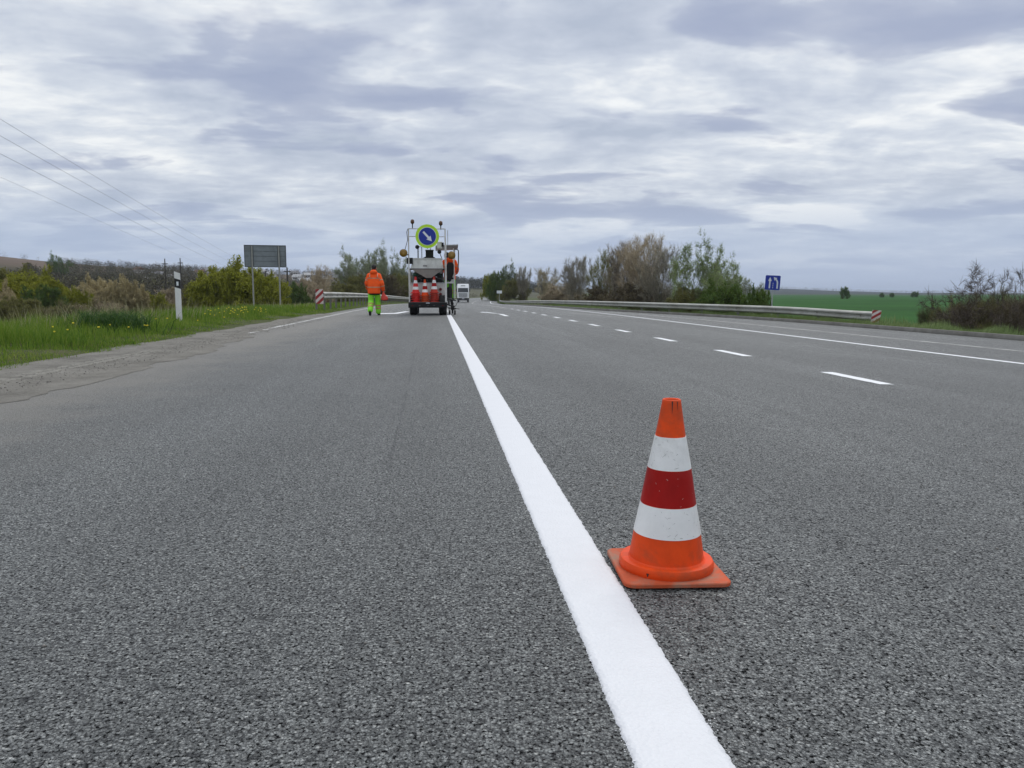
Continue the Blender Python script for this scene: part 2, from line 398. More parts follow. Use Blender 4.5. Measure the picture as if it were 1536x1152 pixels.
M_KERB = M('kerb_concrete', (0.15, 0.145, 0.13), 0.9, 0, 0.2, 3, 0.3, bump=0.006, dirt=(0.08, 0.075, 0.06), dirt_amt=0.6)
# ------------------------------------------------------------------ far land: one sheet to the horizon
def build_terrain():
    az = np.concatenate([np.linspace(-50, 60, 330), np.linspace(60, 310, 60)[1:-1]])
    rr = np.concatenate([[0.0], np.geomspace(3, 12000, 150)])
    A, RR = np.meshgrid(np.radians(az), rr, indexing='ij')
    X = RR * np.sin(A); Y = RR * np.cos(A); Z = terrain(X, Y)
    far = RR > 3300; Z = Z - np.where(far, (RR - 3300) * 0.004, 0)
    V = np.stack([X, Y, Z], -1).reshape(-1, 3); na, nr = X.shape
    i = np.arange(na)[:, None]; j = np.arange(nr - 1)[None, :]; i2 = (i + 1) % na
    q = np.stack([i * nr + j, i * nr + j + 1, i2 * nr + j + 1, i2 * nr + j], -1).reshape(-1, 4)
    m = np_mesh('terrain', V, q, 4)
    azd = np.degrees(A); u = X - cshift(Y)
    col = np.zeros(X.shape + (4,), np.float32); col[..., 3] = 1
    def put(mask, c):
        mk = mask[..., None]; col[..., :3] = col[..., :3] * (1 - mk) + np.array(c) * mk
    put(np.ones_like(X), (0.075, 0.08, 0.03))
    put(sstep(24, 32, u) * sstep(9, 15, azd) * sstep(1500, 1400, RR), (0.018, 0.075, 0.009))     # winter wheat on the right
    put(sstep(9, 12, azd) * sstep(1450, 1600, RR), (0.03, 0.038, 0.034))
    lw = sstep(4, -3, azd)
    put(lw * sstep(14, 30, -u), (0.05, 0.05, 0.022))
    put(lw * sstep(120, 200, RR), (0.05, 0.045, 0.026))
    put(lw * sstep(500, 600, RR), (0.095, 0.075, 0.05))                                      # bare hillside
    put(sstep(-21, -23, azd) * sstep(540, 600, RR), (0.115, 0.085, 0.062))                     # ploughed field on the hill top
    put(sstep(-1, 1, azd) * sstep(11, 8, azd) * sstep(300, 400, RR), (0.085, 0.085, 0.055))
    ca = m.color_attributes.new('land', 'FLOAT_COLOR', 'POINT'); ca.data.foreach_set('color', col.reshape(-1))
    mt = bpy.data.materials.new('countryside'); mt.use_nodes = True; t = mt.node_tree; p = t.nodes['Principled BSDF']
    P, X_, Y_ = pos_nodes(t); at_ = N(t, 'ShaderNodeVertexColor', layer_name='land')
    f1 = ramp(t, noise(t, P, 0.03, 6, 0.65), [(0.3, 0.72), (0.7, 1.3)])
    f2 = ramp(t, noise(t, P, 0.9, 5, 0.7), [(0.3, 0.75), (0.7, 1.25)])
    sv = N(t, 'ShaderNodeVectorMath', operation='SCALE'); t.links.new(at_.outputs[0], sv.inputs[0]); t.links.new(math_n(t, 'MULTIPLY', f1, f2), sv.inputs['Scale'])
    t.links.new(sv.outputs[0], p.inputs['Base Color']); p.inputs['Roughness'].default_value = 1.0; p.inputs['Specular IOR Level'].default_value = 0.1
    o = bpy.data.objects.new('terrain', m); finish(o, None, mt, kind='structure', smooth=True); return o
build_terrain()
# ------------------------------------------------------------------ strips that follow the road
def strip_mesh(name, ys, cols_fn, zfn):
    ys = np.asarray(ys, float); U = np.array([cols_fn(y) for y in ys]); n, k = U.shape
    Yg = np.repeat(ys[:, None], k, 1); Z = zfn(U, Yg); X = U + cshift(Yg)
    V = np.stack([X, Yg, Z], -1).reshape(-1, 3)
    i = np.arange(n - 1)[:, None]; j = np.arange(k - 1)[None, :]
    q = np.stack([i * k + j, i * k + j + 1, (i + 1) * k + j + 1, (i + 1) * k + j], -1).reshape(-1, 4)
    return np_mesh(name, V, q, 4)
YS = np.concatenate([np.arange(-40, 90, 1.0), np.arange(90, 480, 4.0)])
road = finish(bpy.data.objects.new('road', strip_mesh('road', YS, lambda y: [-4.4, -3.0, -1.5, 0.4, 2.5, 5, 8, float(kerb_x(y)) + 0.05], zroad)), None, M_ASPH, kind='structure')
rn = np.random.default_rng(5)
# verges
vl = finish(bpy.data.objects.new('grass_verge', strip_mesh('grass_verge', YS, lambda y: [-4.32, -5.0, -5.6, -6.2, -6.8, -7.4, -8.4, -9.5, -12, -16, -22][::-1], lambda u, y: zleft(u, y) + 0.012 + 0.03 * np.sin(u * 3 + y * 1.7) * (u < -4.9))), None, M_SOIL, kind='structure')
vr = finish(bpy.data.objects.new('grass_verge', strip_mesh('grass_verge', YS, lambda y: list(kerb_x(y) + np.array([0.14, 0.5, 1.1, 1.8, 2.8, 4, 6, 9, 13])), lambda u, y: zright(u, y) + 0.01 + 0.03 * np.sin(u * 3 + y * 1.3))), None, M_SOIL, kind='structure')
# sandy shoulder with ragged edges
def sand_cols(y):
    inner = -3.02 - 0.9 * float(sstep(9, 21, y)) + 0.09 * math.sin(y * 1.9) + 0.06 * math.sin(y * 5.3 + 1) + 0.03 * math.sin(y * 17)
    outer = -4.42 + 0.08 * math.sin(y * 2.3 + 2) + 0.05 * math.sin(y * 7.1)
    inner = min(inner, -3.0); return [outer - 0.2, outer, (inner + outer) / 2, inner]
ysh = np.arange(-20, 30, 0.12)
def sand_z(U, Y):
    z = np.zeros_like(U); z[:, 0] = 0.02; z[:, 1] = 0.022; z[:, 2] = 0.016; z[:, 3] = 0.003; return z + zroad(U, Y)
sh = finish(bpy.data.objects.new('sandy_shoulder', strip_mesh('sandy_shoulder', ysh, sand_cols, sand_z)), None, M_SAND, kind='structure')
tm = MB(); rr_ = random.Random(3)
for k in range(46):                                              # tyre lugs pressed into the sand
    y = 7.0 + k * 0.085; x = -3.73 - 0.02 * math.sin(y)
    if rr_.random() < 0.16: continue
    z = 0.0185
    wv = 0.045 * rr_.uniform(0.6, 1.1)
    tm.prism([(-0.02, z - 0.004), (0.02, z - 0.004), (0.010, z + 0.007), (-0.010, z + 0.007)], -wv, wv, Matrix.Translation((x + rr_.uniform(-.015, .015), y, 0)) @ Matrix.Rotation(R(90 + rr_.uniform(-8, 8)), 4, 'Z'))
    tm.prism([(-0.018, z - 0.004), (0.018, z - 0.004), (0.009, z + 0.006), (-0.009, z + 0.006)], -wv, wv, Matrix.Translation((x - 0.13 + rr_.uniform(-.015, .015), y + 0.04, 0)) @ Matrix.Rotation(R(90 + rr_.uniform(-8, 8)), 4, 'Z'))
tm.build('tyre_track', M('pressed_sand', (0.27, 0.255, 0.22), 0.95, 0, 0.15, 12), sh)
pm = []; pf = []
# loose grit on the shoulder and a few stray pebbles on the asphalt
def pebbles(name, n, xr, yr, smin, smax, mat, parent, seed, zoff=0.0):
    g = np.random.default_rng(seed)
    x = g.uniform(*xr, n); y = g.uniform(*yr, n); s = smin * (smax / smin) ** (g.random(n) ** 2)
    base = np.array([(1, 0, 0), (-1, 0, 0), (0, 1, 0), (0, -1, 0), (0, 0, 0.8), (0, 0, -0.8)], float)
    fc = np.array([(0, 2, 4), (2, 1, 4), (1, 3, 4), (3, 0, 4), (2, 0, 5), (1, 2, 5), (3, 1, 5), (0, 3, 5)])
    an = g.uniform(0, 6.28, n); st = g.uniform(0.6, 1.3, (n, 6, 1))
    V = base[None] * st * s[:, None, None]
    c, s_ = np.cos(an)[:, None], np.sin(an)[:, None]
    W = np.stack([V[..., 0] * c - V[..., 1] * s_, V[..., 0] * s_ + V[..., 1] * c, V[..., 2]], -1)
    W += np.stack([x, y, zroad(x, y) + s * 0.3 + zoff], -1)[:, None, :]
    Fc = fc[None] + (np.arange(n) * 6)[:, None, None]
    o = bpy.data.objects.new(name, np_mesh(name, W.reshape(-1, 3), Fc.reshape(-1, 3), 3))
    return finish(o, parent, mat, kind='stuff')
M_GRIT = leafmat('grit', [(0.14, 0.13, 0.118), (0.2, 0.187, 0.168), (0.28, 0.265, 0.24)], 0.9)
pebbles('grit', 5000, (-4.5, -3.3), (4, 24), 0.003, 0.010, M_GRIT, sh, 11, 0.017)
pebbles('loose_chippings', 1500, (-3.1, 6), (0.8, 9), 0.002, 0.0055, M_GRIT, road, 12)
# kerb on the right
ky = np.concatenate([np.arange(-10, 70, 1.0), np.arange(70, 130, 4.0)])
def kerb_cols(y): k = float(kerb_x(y)); return [k, k + 0.015, k + 0.15, k + 0.152]
def kerb_z(U, Y):
    z = zroad(U, Y).copy(); z[:, 0] += 0.0; z[:, 1] += 0.115; z[:, 2] += 0.12; z[:, 3] += 0.02; return z
finish(bpy.data.objects.new('kerb', strip_mesh('kerb', ky, kerb_cols, kerb_z)), None, M_KERB, kind='structure')
# ------------------------------------------------------------------ painted markings (parts of the road)
def marking(name, ucen, w, y0, y1, mat, dy=0.5, z=0.004, jag=0.0, seed=1, ufn=None):
    g = np.random.default_rng(seed); ys = np.arange(y0, y1 + 1e-6, dy)
    if jag:
        def sm(a): return np.convolve(a, np.ones(3) / 3, 'same')
        jl = sm(g.normal(0, jag, len(ys))) + g.normal(0, jag * 0.75, len(ys)); jr = sm(g.normal(0, jag, len(ys))) + g.normal(0, jag * 0.75, len(ys))
    else: jl = jr = np.zeros(len(ys))
    idx = {float(y): i for i, y in enumerate(ys)}
    def cf(y):
        i = idx[float(y)]; c = ucen if ufn is None else ufn(y)
        return [c - w / 2 + jl[i], c - w / 4, c + w / 4, c + w / 2 + jr[i]]
    o = bpy.data.objects.new(name, strip_mesh(name, ys, cf, lambda U, Y: zroad(U, Y) + z))
    return finish(o, road, mat)
# the fresh line: ragged over the stones close by
def fresh_line():
    ys = [0.3]; 
    while ys[-1] < 29.4: ys.append(ys[-1] + max(0.0035, 0.0022 * ys[-1]))
    ys = np.array(ys); g = np.random.default_rng(9); n = len(ys)
    def rag():
        a = g.normal(0, 0.0021, n); b_ = np.convolve(g.normal(0, 0.0045, n), np.ones(5) / 5, 'same'); return a + b_
    L = 0.320 + rag() * 0.45; Rr = 0.480 + rag() * 0.45
    U = np.stack([L - 0.003, L, L + 0.012, np.full(n, .4), Rr - 0.012, Rr, Rr + 0.003], 1)
    Zo = np.array([0.0, 0.0042, 0.0058, 0.006, 0.0058, 0.0042, 0.0])[None]
    Yg = np.repeat(ys[:, None], 7, 1)
    V = np.stack([U, Yg, zroad(U, Yg) + Zo], -1).reshape(-1, 3)
    i = np.arange(n - 1)[:, None]; j = np.arange(6)[None, :]
    q = np.stack([i * 7 + j, i * 7 + j + 1, (i + 1) * 7 + j + 1, (i + 1) * 7 + j], -1).reshape(-1, 4)
    finish(bpy.data.objects.new('fresh_line', np_mesh('fresh_line', V, q, 4)), road, M_FRESH)
    # overspray flecks beside the edges
    k = 1300; y = 0.8 + 9 * g.random(k) ** 1.6; side = np.where(g.random(k) < 0.5, -1, 1)
    x = 0.4 + side * (0.079 + np.abs(g.normal(0, 0.007, k))); s = g.uniform(0.0007, 0.0022, k)
    a = g.uniform(0, 6.28, (k, 1)) + np.array([0, 2.1, 4.2])[None]
    V = np.stack([x[:, None] + np.cos(a) * s[:, None], y[:, None] + np.sin(a) * s[:, None], np.full((k, 3), 0.0045)], -1)
    finish(bpy.data.objects.new('paint_flecks', np_mesh('paint_flecks', V.reshape(-1, 3), np.arange(3 * k).reshape(-1, 3), 3)), road, M_FRESH, kind='stuff')
fresh_line()
y = 7.1; k = 0
while y < 48:
    marking('lane_dash', 4.3, 0.15, y, y + 1.2, M_LINE, 0.06, 0.004, 0.003, 20 + k); y += 3.42; k += 1
marking('lane_line', 4.3, 0.15, 50, 330, M_OLD, 2.0, 0.004)
marking('edge_line', 8.0, 0.15, 4, 330, M_LINE, 0.5, 0.004, 0.003)
marking('worn_edge_line', 10.25, 0.12, 6, 42, M_OLD, 0.5, 0.004, ufn=lambda y: 10.25 - 1.9 * float(sstep(27, 50, y)))
marking('worn_lane_line', 6.8, 0.1, 30, 37, M_OLD, 0.5, 0.0045, ufn=lambda y: 7.3 - (y - 30) * 0.14)
marking('edge_line', -3.72, 0.15, 13, 330, M_OLD, 0.5, 0.005, 0.004)
marking('centre_line', 0.4, 0.15, 33, 330, M_OLD, 2.0, 0.004)
def flat_poly(name, poly, mat, z=0.004):
    vs = [(x + float(cshift(yy)), yy, float(zroad(x, yy)) + z) for x, yy in poly]
    m = bpy.data.meshes.new(name); m.from_pydata(vs, [], [tuple(range(len(vs)))]); m.update()
    return finish(bpy.data.objects.new(name, m), road, mat)
def arrow(cx, y0, L, lean, mat):
    """lane-change arrow: a shaft that leans to the side and a broad head"""
    P = [(cx - 0.09, y0), (cx + 0.09, y0), (cx + 0.09, y0 + L * 0.42), (cx + 0.09 + lean * 0.7, y0 + L * 0.74), (cx + 0.36 + lean * 0.62, y0 + L * 0.70),
         (cx + lean, y0 + L), (cx - 0.34 + lean * 0.70, y0 + L * 0.82), (cx - 0.1 + lean * 0.68, y0 + L * 0.78), (cx - 0.09, y0 + L * 0.5)]
    flat_poly('arrow_marking', P, mat)
arrow(2.52, 28.6, 6.2, -0.55, M_LINE)
arrow(2.5, 62, 6.2, -0.55, M_OLD)
flat_poly('arrow_marking', [(-2.3, 30.0), (-1.55, 30.4), (-1.2, 34.2), (-1.42, 34.4), (-1.72, 31.6), (-2.3, 31.2)], M_LINE)
# ================================================================== traffic cones
ORANGE = M('cone_orange', (0.74, 0.068, 0.007), 0.55, 0, 0.12, 9, 0.22, dirt=(0.16, 0.07, 0.035), dirt_amt=0.55, bump=0.0012, bscale=90)
PLATE_O = M('cone_plate_dusty', (0.5, 0.085, 0.028), 0.75, 0, 0.2, 12, 0.3, dirt=(0.27, 0.18, 0.125), dirt_amt=0.95, bump=0.0015, bscale=70)
C_RED = M('cone_red_sheeting', (0.33, 0.006, 0.004), 0.5, 0, 0.15, 10, 0.2, dirt=(0.33, 0.05, 0.045), dirt_amt=0.3)
C_WHITE = M('cone_white_sheeting', (0.78, 0.78, 0.755), 0.45, 0, 0.07, 9, 0.4, dirt=(0.5, 0.495, 0.46), dirt_amt=0.6, bump=0.0008, bscale=60)
C_DARK = M('cone_inside', (0.05, 0.012, 0.006), 0.8)
BRIGHT_RED = M('stack_red', (0.62, 0.022, 0.018), 0.5, 0, 0.15, 6, 0.4)
SCUFF = M('scuff_marks', (0.035, 0.02, 0.018), 0.8)
SCUFF_W = M('scratch_marks', (0.55, 0.40, 0.36), 0.7)
PROF = [(0.0245, 0.49), (0.0415, 0.39), (0.0592, 0.30), (0.0762, 0.20), (0.0935, 0.112), (0.1045, 0.045)]
def cone_r(z): return float(np.interp(z, [p[1] for p in PROF][::-1], [p[0] for p in PROF][::-1]))
def make_cone(name, label, group, body, band_red, segs=40, scuffs=False):
    t = thing(name, label, 'traffic cone', group=group)
    pl = MB(); n = 10; poly = []
    h = 0.146; cr = 0.026
    for cx, cy, a0 in ((h - cr, h - cr, 0), (-h + cr, h - cr, 90), (-h + cr, -h + cr, 180), (h - cr, -h + cr, 270)):
        for i in range(6):
            a = R(a0 + 90 * i / 5); poly.append((cx + cr * math.cos(a), cy + cr * math.sin(a)))
    k = len(poly); rings = [(0.985, 0.0), (1.0, 0.002), (1.0, 0.010), (0.985, 0.0125)]
    vs = []
    for s_, z in rings:
        for i, (x, y) in enumerate(poly):
            lift = 0.006 * max(0, (abs(x) + abs(y)) - 0.22) * 10 * (1 if scuffs else 0)
            vs.append((x * s_, y * s_, z + lift))
    fs = [(r * k + i, r * k + (i + 1) % k, (r + 1) * k + (i + 1) % k, (r + 1) * k + i) for r in range(3) for i in range(k)]
    fs += [tuple(range(k - 1, -1, -1)), tuple(range(3 * k, 4 * k))]
    pl.add(vs, fs); pl.build('base_plate', PLATE_O if body is ORANGE else body, t, smooth='auto')
    fl = MB().lathe([(0.1295, 0.012), (0.132, 0.018), (0.132, 0.032), (0.128, 0.0395), (0.120, 0.042), (0.108, 0.040), (0.103, 0.045), (0.100, 0.012)], segs)
    fl.build('base_ring', body, t, smooth='auto')
    bd = MB().lathe([(0.1045, 0.040), (0.0935, 0.112), (0.0762, 0.20), (0.0592, 0.30), (0.0415, 0.39), (0.0262, 0.482), (0.0255, 0.489), (0.0235, 0.4915), (0.0205, 0.490), (0.0195, 0.483), (0.030, 0.40)], segs, cap=False)
    b_ = bd.build('cone_body', body, t, smooth=True)
    for nm, z0, z1, m_ in (('white_band', 0.116, 0.199, C_WHITE), ('red_band', 0.2005, 0.2985, band_red), ('white_band', 0.30, 0.389, C_WHITE)):
        e = 0.0012; zs = np.linspace(z0, z1, 4)
        pr = [(cone_r(z0) - 0.0005, z0)] + [(cone_r(z) + e, z) for z in zs] + [(cone_r(z1) - 0.0005, z1)]
        bo = MB().lathe(pr, segs, cap=False).build(nm, m_, t, smooth='auto')
        if scuffs:
            rs = random.Random(int(z0 * 1000)); sm = MB()
            for q in range(44 if m_ is C_WHITE else 14):            # scuffs and scratches on the sheeting
                a = rs.uniform(-math.pi, 0.3); z = rs.uniform(z0 + 0.005, z1 - 0.006); ln = rs.uniform(0.0015, 0.013 if m_ is C_WHITE else 0.006); w = rs.uniform(0.0003, 0.0009)
                sl = rs.uniform(-1.5, 1.5); pts = []
                for f in (0, 0.5, 1):
                    zz = z + (f - .5) * ln * math.sin(sl); aa = a + (f - .5) * ln * math.cos(sl) / cone_r(z)
                    for sgn in (-1, 1):
                        z3 = zz + sgn * w * (1 - abs(f - .5)); r3 = cone_r(z3) + 0.0019
                        pts.append((r3 * math.cos(aa), r3 * math.sin(aa), z3))
                sm.add(pts, [(0, 2, 3, 1), (2, 4, 5, 3)])
            sm.build('scuffs', SCUFF_W if m_ is not C_WHITE else M('grey_scuffs', (0.38, 0.38, 0.36), 0.8), bo, kind='stuff')
    if scuffs:
        sm = MB()
        for a, z0, z1, w in ((-1.75, 0.488, 0.455, 0.002), (-1.2, 0.487, 0.462, 0.0014), (-2.2, 0.03, 0.02, 0.004)):
            ps = []
            for f in np.linspace(0, 1, 4):
                z = z0 + (z1 - z0) * f; r_ = (cone_r(z) if z > 0.05 else 0.132) + 0.0009
                for sgn in (-1, 1):
                    aa = a + sgn * w * (1 - f * 0.9) / r_; ps.append((r_ * math.cos(aa), r_ * math.sin(aa), z))
            sm.add(ps, [(0, 2, 3, 1), (2, 4, 5, 3), (4, 6, 7, 5)])
        sm.build('scuffs', SCUFF, b_, kind='stuff')
    return t
cone = make_cone('traffic_cone', 'orange traffic cone with white and red bands standing alone beside the fresh white line', None, ORANGE, C_RED, 64, True)
cone.location = (0.638, 2.10, float(zroad(0.638, 2.1)) + 0.004); cone.rotation_euler = (R(0.6), R(0.5), R(-2))
# ================================================================== road marking machine
MX, MY = -0.34, 28.2
PXM = 0.0241
def mx(u): return (u - 642) * PXM
def mz(v): return (440 - v) * PXM + 0.78
WHITE_M = M('machine_white_paint', (0.62, 0.61, 0.58), 0.45, 0, 0.1, 3, 0.5, dirt=(0.25, 0.22, 0.18), dirt_amt=0.55)
GREY_M = M('hopper_grey_paint', (0.62, 0.62, 0.585), 0.5, 0, 0.1, 3, 0.4, dirt=(0.24, 0.22, 0.19), dirt_amt=0.5)
BLACK_M = M('machine_black', (0.009, 0.009, 0.0095), 0.6, 0, 0.3, 6, 0.3)
DKGREY = M('machine_dark_grey', (0.06, 0.06, 0.062), 0.6, 0, 0.3, 6, dirt=(0.16, 0.14, 0.12), dirt_amt=0.4)
RUBBER = M('rubber', (0.022, 0.022, 0.022), 0.85, 0, 0.25, 14, 0.3)
STEEL = M('galvanised_steel', (0.42, 0.43, 0.43), 0.45, 0.75, 0.15, 4)
AMBER = M('amber_lens', (0.22, 0.12, 0.007), 0.35, 0, 0.15, 20)
SMOKE = M('beacon_lens', (0.10, 0.045, 0.02), 0.2, 0, 0.2, 20)
TAIL = M('tail_lamp', (0.12, 0.01, 0.01), 0.25)
SIGN_BLUE = M('sign_blue', (0.008, 0.03, 0.30), 0.4, 0, 0.06, 4)
SIGN_WHITE = M('sign_white', (0.72, 0.75, 0.78), 0.4, 0, 0.05, 4)
SIGN_LIME = M('fluorescent_yellow_green', (0.50, 0.80, 0.03), 0.4, 0, 0.05, 4)
OLIVE = M('green_hose', (0.02, 0.07, 0.045), 0.5)
machine = thing('road_marking_machine', 'white road marking machine with hopper, tall frame and round keep right sign', 'machine', (MX, MY, 0.0))
def wheel(parent, x, y, r, w, z=None):
    Mx = Matrix.Translation((x, y, r if z is None else z)) @ Matrix.Rotation(R(90), 4, 'Y')
    ty = MB().lathe([(r * 0.58, -w / 2), (r * 0.9, -w / 2), (r, -w * 0.36), (r, -w * 0.12), (r * 0.972, -w * 0.1), (r * 0.972, w * 0.1), (r, w * 0.12), (r, w * 0.36), (r * 0.9, w / 2), (r * 0.58, w / 2)], 28, Mx)
    wl = ty.build('wheel', RUBBER, parent, smooth='auto')
    rim = MB().lathe([(0.03, -w * 0.42), (r * 0.35, -w * 0.40), (r * 0.56, -w * 0.51), (r * 0.59, -w * 0.4), (r * 0.59, w * 0.4), (r * 0.56, w * 0.51), (r * 0.35, w * 0.40), (0.03, w * 0.42)], 20, Mx)
    rim.build('rim', STEEL, wl, smooth='auto'); return wl
for x, y, r in ((-0.53, 0.46, 0.36), (0.53, 0.46, 0.36), (-0.52, 2.75, 0.36), (0.52, 2.75, 0.36)): wheel(machine, x, y, r, 0.27)
MB().box(-0.36, 0.36, 0.12, 3.1, 0.30, 0.44, bev=0.02).box(-0.55, 0.55, 0.40, 0.52, 0.30, 0.40).build('chassis', BLACK_M, machine)
bp = MB().box(-0.70, 0.68, -0.08, 0.02, 0.27, 0.455, bev=0.02).box(-0.66, 0.64, -0.02, 0.60, 0.40, 0.452)
bp.build('rear_bumper', BLACK_M, machine)
MB().box(-0.07, 0.06, -0.085, -0.079, 0.425, 0.447).build('reflector_strip', SIGN_WHITE, machine)
for x in (-0.55, -0.3, 0.0, 0.22, 0.52):
    MB().box(x - 0.03, x + 0.03, -0.088, -0.08, 0.335, 0.36).build('bumper_lamp', TAIL if abs(x) > .4 else DKGREY, machine)
MB().box(-0.69, 0.68, 0.0, 0.62, 0.455, 0.472).build('deck', DKGREY, machine)
MB().box(-0.64, 0.62, 0.56, 0.60, 0.475, 1.14, bev=0.008).build('rear_panel', WHITE_M, machine)
MB().box(-0.66, 0.64, 0.545, 0.615, 1.142, 1.17).build('panel_cap', STEEL, machine)
for v in (434.0, 441.3):
    MB().cyl((mx(660.5), 0.558, mz(v)), (mx(660.5), 0.52, mz(v)), 0.055, n=16).build('tail_lamp', TAIL, machine, smooth='auto')
MB().box(-0.62, 0.60, 0.62, 2.9, 0.46, 1.05, bev=0.03).build('body', WHITE_M, machine)
# engine, tanks and plumbing in the dark space below the hopper
en = MB().box(-0.42, 0.10, 0.66, 1.3, 1.06, 1.36, bev=0.02).box(0.16, 0.52, 0.66, 1.2, 1.06, 1.5, bev=0.02).box(-0.2, 0.1, 0.62, 0.8, 1.1, 1.3)
en.build('engine', BLACK_M, machine)
for x, y, r, z1 in ((-0.45, 0.8, 0.13, 1.5), (0.36, 1.55, 0.2, 1.85), (-0.3, 1.6, 0.22, 1.75)):
    MB().lathe([(r * .6, 1.06), (r, 1.09), (r, z1 - .06), (r * .75, z1 - .01), (r * .2, z1)], 20, Matrix.Translation((x, y, 0))).build('paint_tank', STEEL if x > 0 else DKGREY, machine, smooth='auto')
MB().lathe([(0.0, 1.40), (0.10, 1.41), (0.11, 1.46), (0.06, 1.52), (0.02, 1.53)], 16, Matrix.Translation((-0.45, 0.55, 0))).build('green_cap', OLIVE, machine, smooth=True)
MB().ell((0.30, 0.64, 1.36), 0.035, 0.03, 0.035).build('gauge', SIGN_WHITE, machine, smooth=True)
rg = random.Random(8)
for k in range(11):
    x0 = rg.uniform(-0.5, 0.5); x1 = rg.uniform(-0.5, 0.55); zt = rg.uniform(1.2, 1.5)
    MB().tube([(x0, 0.66, 1.1), (x0 + .03, 0.62, zt), ((x0 + x1) / 2, 0.6 + rg.uniform(0, .05), zt + .06), (x1, 0.63, zt - .05), (x1, 0.7, 1.1)], rg.uniform(0.012, 0.022), 6).build('hose', (RUBBER, RUBBER, OLIVE, DKGREY)[k % 4], machine, smooth=True)
# hopper: upright bin over an inverted pyramid
zt, zs, zp = mz(389.5), mz(404), mz(417)
def frustum(a, z0, b_, z1):
    vs = [(a[0], a[2], z0), (a[1], a[2], z0), (a[1], a[3], z0), (a[0], a[3], z0), (b_[0], b_[2], z1), (b_[1], b_[2], z1), (b_[1], b_[3], z1), (b_[0], b_[3], z1)]
    return vs, [(0, 3, 2, 1), (4, 5, 6, 7), (0, 1, 5, 4), (1, 2, 6, 5), (2, 3, 7, 6), (3, 0, 4, 7)]
hb = MB(); hb.add(*frustum((mx(616.5), mx(665.5), 0.12, 1.25), zs, (mx(621), mx(663), 0.16, 1.2), zt))
hop = hb.build('hopper', GREY_M, machine)
MB().add(*frustum((mx(639), mx(647), 0.52, 0.72), zp, (mx(617.5), mx(664.5), 0.14, 1.22), zs - 0.002)).build('hopper_funnel', GREY_M, machine)
MB().box(mx(614.5), mx(668), 0.085, 1.27, zs - 0.014, zs + 0.012).build('hopper_rim', DKGREY, machine)
MB().box(mx(620), mx(664), 0.14, 1.21, zt, zt + 0.03, bev=0.008).build('hopper_lid', GREY_M, machine)
for uu in (629, 641.5, 654):
    MB().box(mx(uu) - 0.006, mx(uu) + 0.006, 0.112, 0.16, zs + 0.03, zt - 0.02).build('bin_rib', GREY_M, hop)
MB().box(mx(635), mx(641), 0.125, 0.137, mz(400.5), mz(399), Matrix.Identity(4)).build('stencil_mark', DKGREY, hop)
# black box with flaps on the lid
fl = MB().box(mx(639), mx(650.5), 0.35, 0.75, zt + 0.03, mz(376.5), bev=0.015)
fl.build('filler_box', BLACK_M, machine)
MB().prism([(mx(634), zt + .03), (mx(655), zt + .03), (mx(650), zt + .09), (mx(639), zt + .09)], 0.3, 0.8).build('filler_base', BLACK_M, machine)
MB().box(mx(638.5), mx(651), 0.33, 0.77, mz(376.5), mz(375.6)).build('filler_lid', DKGREY, machine)
# light frame
def bar(name, pts, r, mat): return MB().tube(pts, r, 10).build(name, mat, machine, smooth='auto')
XL, XR, ZT = mx(614.6), mx(668.4), mz(346)
bar('frame_post', [(XL, 0.03, 0.46), (XL, 0.03, ZT)], 0.022, WHITE_M)
bar('frame_post', [(XR, 0.03, 0.46), (XR, 0.03, mz(374)), (XR - .01, 0.03, ZT)], [0.036, 0.036, 0.022], WHITE_M)
for x in (XL, XR): bar('frame_post', [(x, 1.32, 0.46), (x, 1.32, mz(404))], 0.022, WHITE_M)
bar('crossbar', [(XL, 0.03, ZT), (XR, 0.03, ZT)], 0.018, STEEL)
bar('crossbar', [(XL, 0.031, mz(357.2)), (XR, 0.031, mz(357.2))], 0.015, STEEL)
for x in (XL, XR): bar('side_rail', [(x, 0.03, zs), (x, 1.32, zs)], 0.018, WHITE_M)
for uu, vb, m_ in ((620.6, 335.5, SMOKE), (661.8, 337.5, SMOKE)):
    z = mz(vb); b_ = MB().lathe([(0.018, z - 0.23), (0.018, z - 0.1), (0.03, z - 0.09), (0.045, z - 0.07)], 14, Matrix.Translation((mx(uu), 0.03, 0)))
    bo = b_.build('beacon', BLACK_M, machine, smooth='auto')
    MB().lathe([(0.055, z - 0.07), (0.068, z - 0.05), (0.066, z + 0.02), (0.045, z + 0.06), (0.012, z + 0.075)], 16, Matrix.Translation((mx(uu), 0.03, 0))).build('beacon_lens', m_, bo, smooth=True)
# round sign: blue disc with a white arrow on a fluorescent board
cu, cz = mx(642), mz(357)
def disc(r, y0, y1, n=48): return [(cu + r * math.cos(2 * math.pi * i / n), cz + r * math.sin(2 * math.pi * i / n)) for i in range(n)]
sg = MB().prism(disc(0.415, 0, 0), -0.03, -0.012).build('keep_right_sign', SIGN_LIME, machine, smooth='auto')
MB().prism(disc(0.318, 0, 0), -0.036, -0.0305).build('sign_rim', SIGN_WHITE, sg, smooth='auto')
MB().prism(disc(0.303, 0, 0), -0.041, -0.0365).build('sign_face', SIGN_BLUE, sg, smooth='auto')
ar = [(-0.036, 0.21), (0.036, 0.21), (0.036, -0.06), (0.10, -0.06), (0.0, -0.235), (-0.10, -0.06), (-0.036, -0.06)]
ca, sa = math.cos(R(42)), math.sin(R(42))
MB().prism([(cu + x * ca - z * sa, cz + x * sa + z * ca) for x, z in ar], -0.046, -0.0415).build('sign_arrow', SIGN_WHITE, sg)
MB().box(cu - 0.02, cu + 0.02, -0.011, 0.02, mz(375), mz(340)).build('sign_bracket', STEEL, machine)
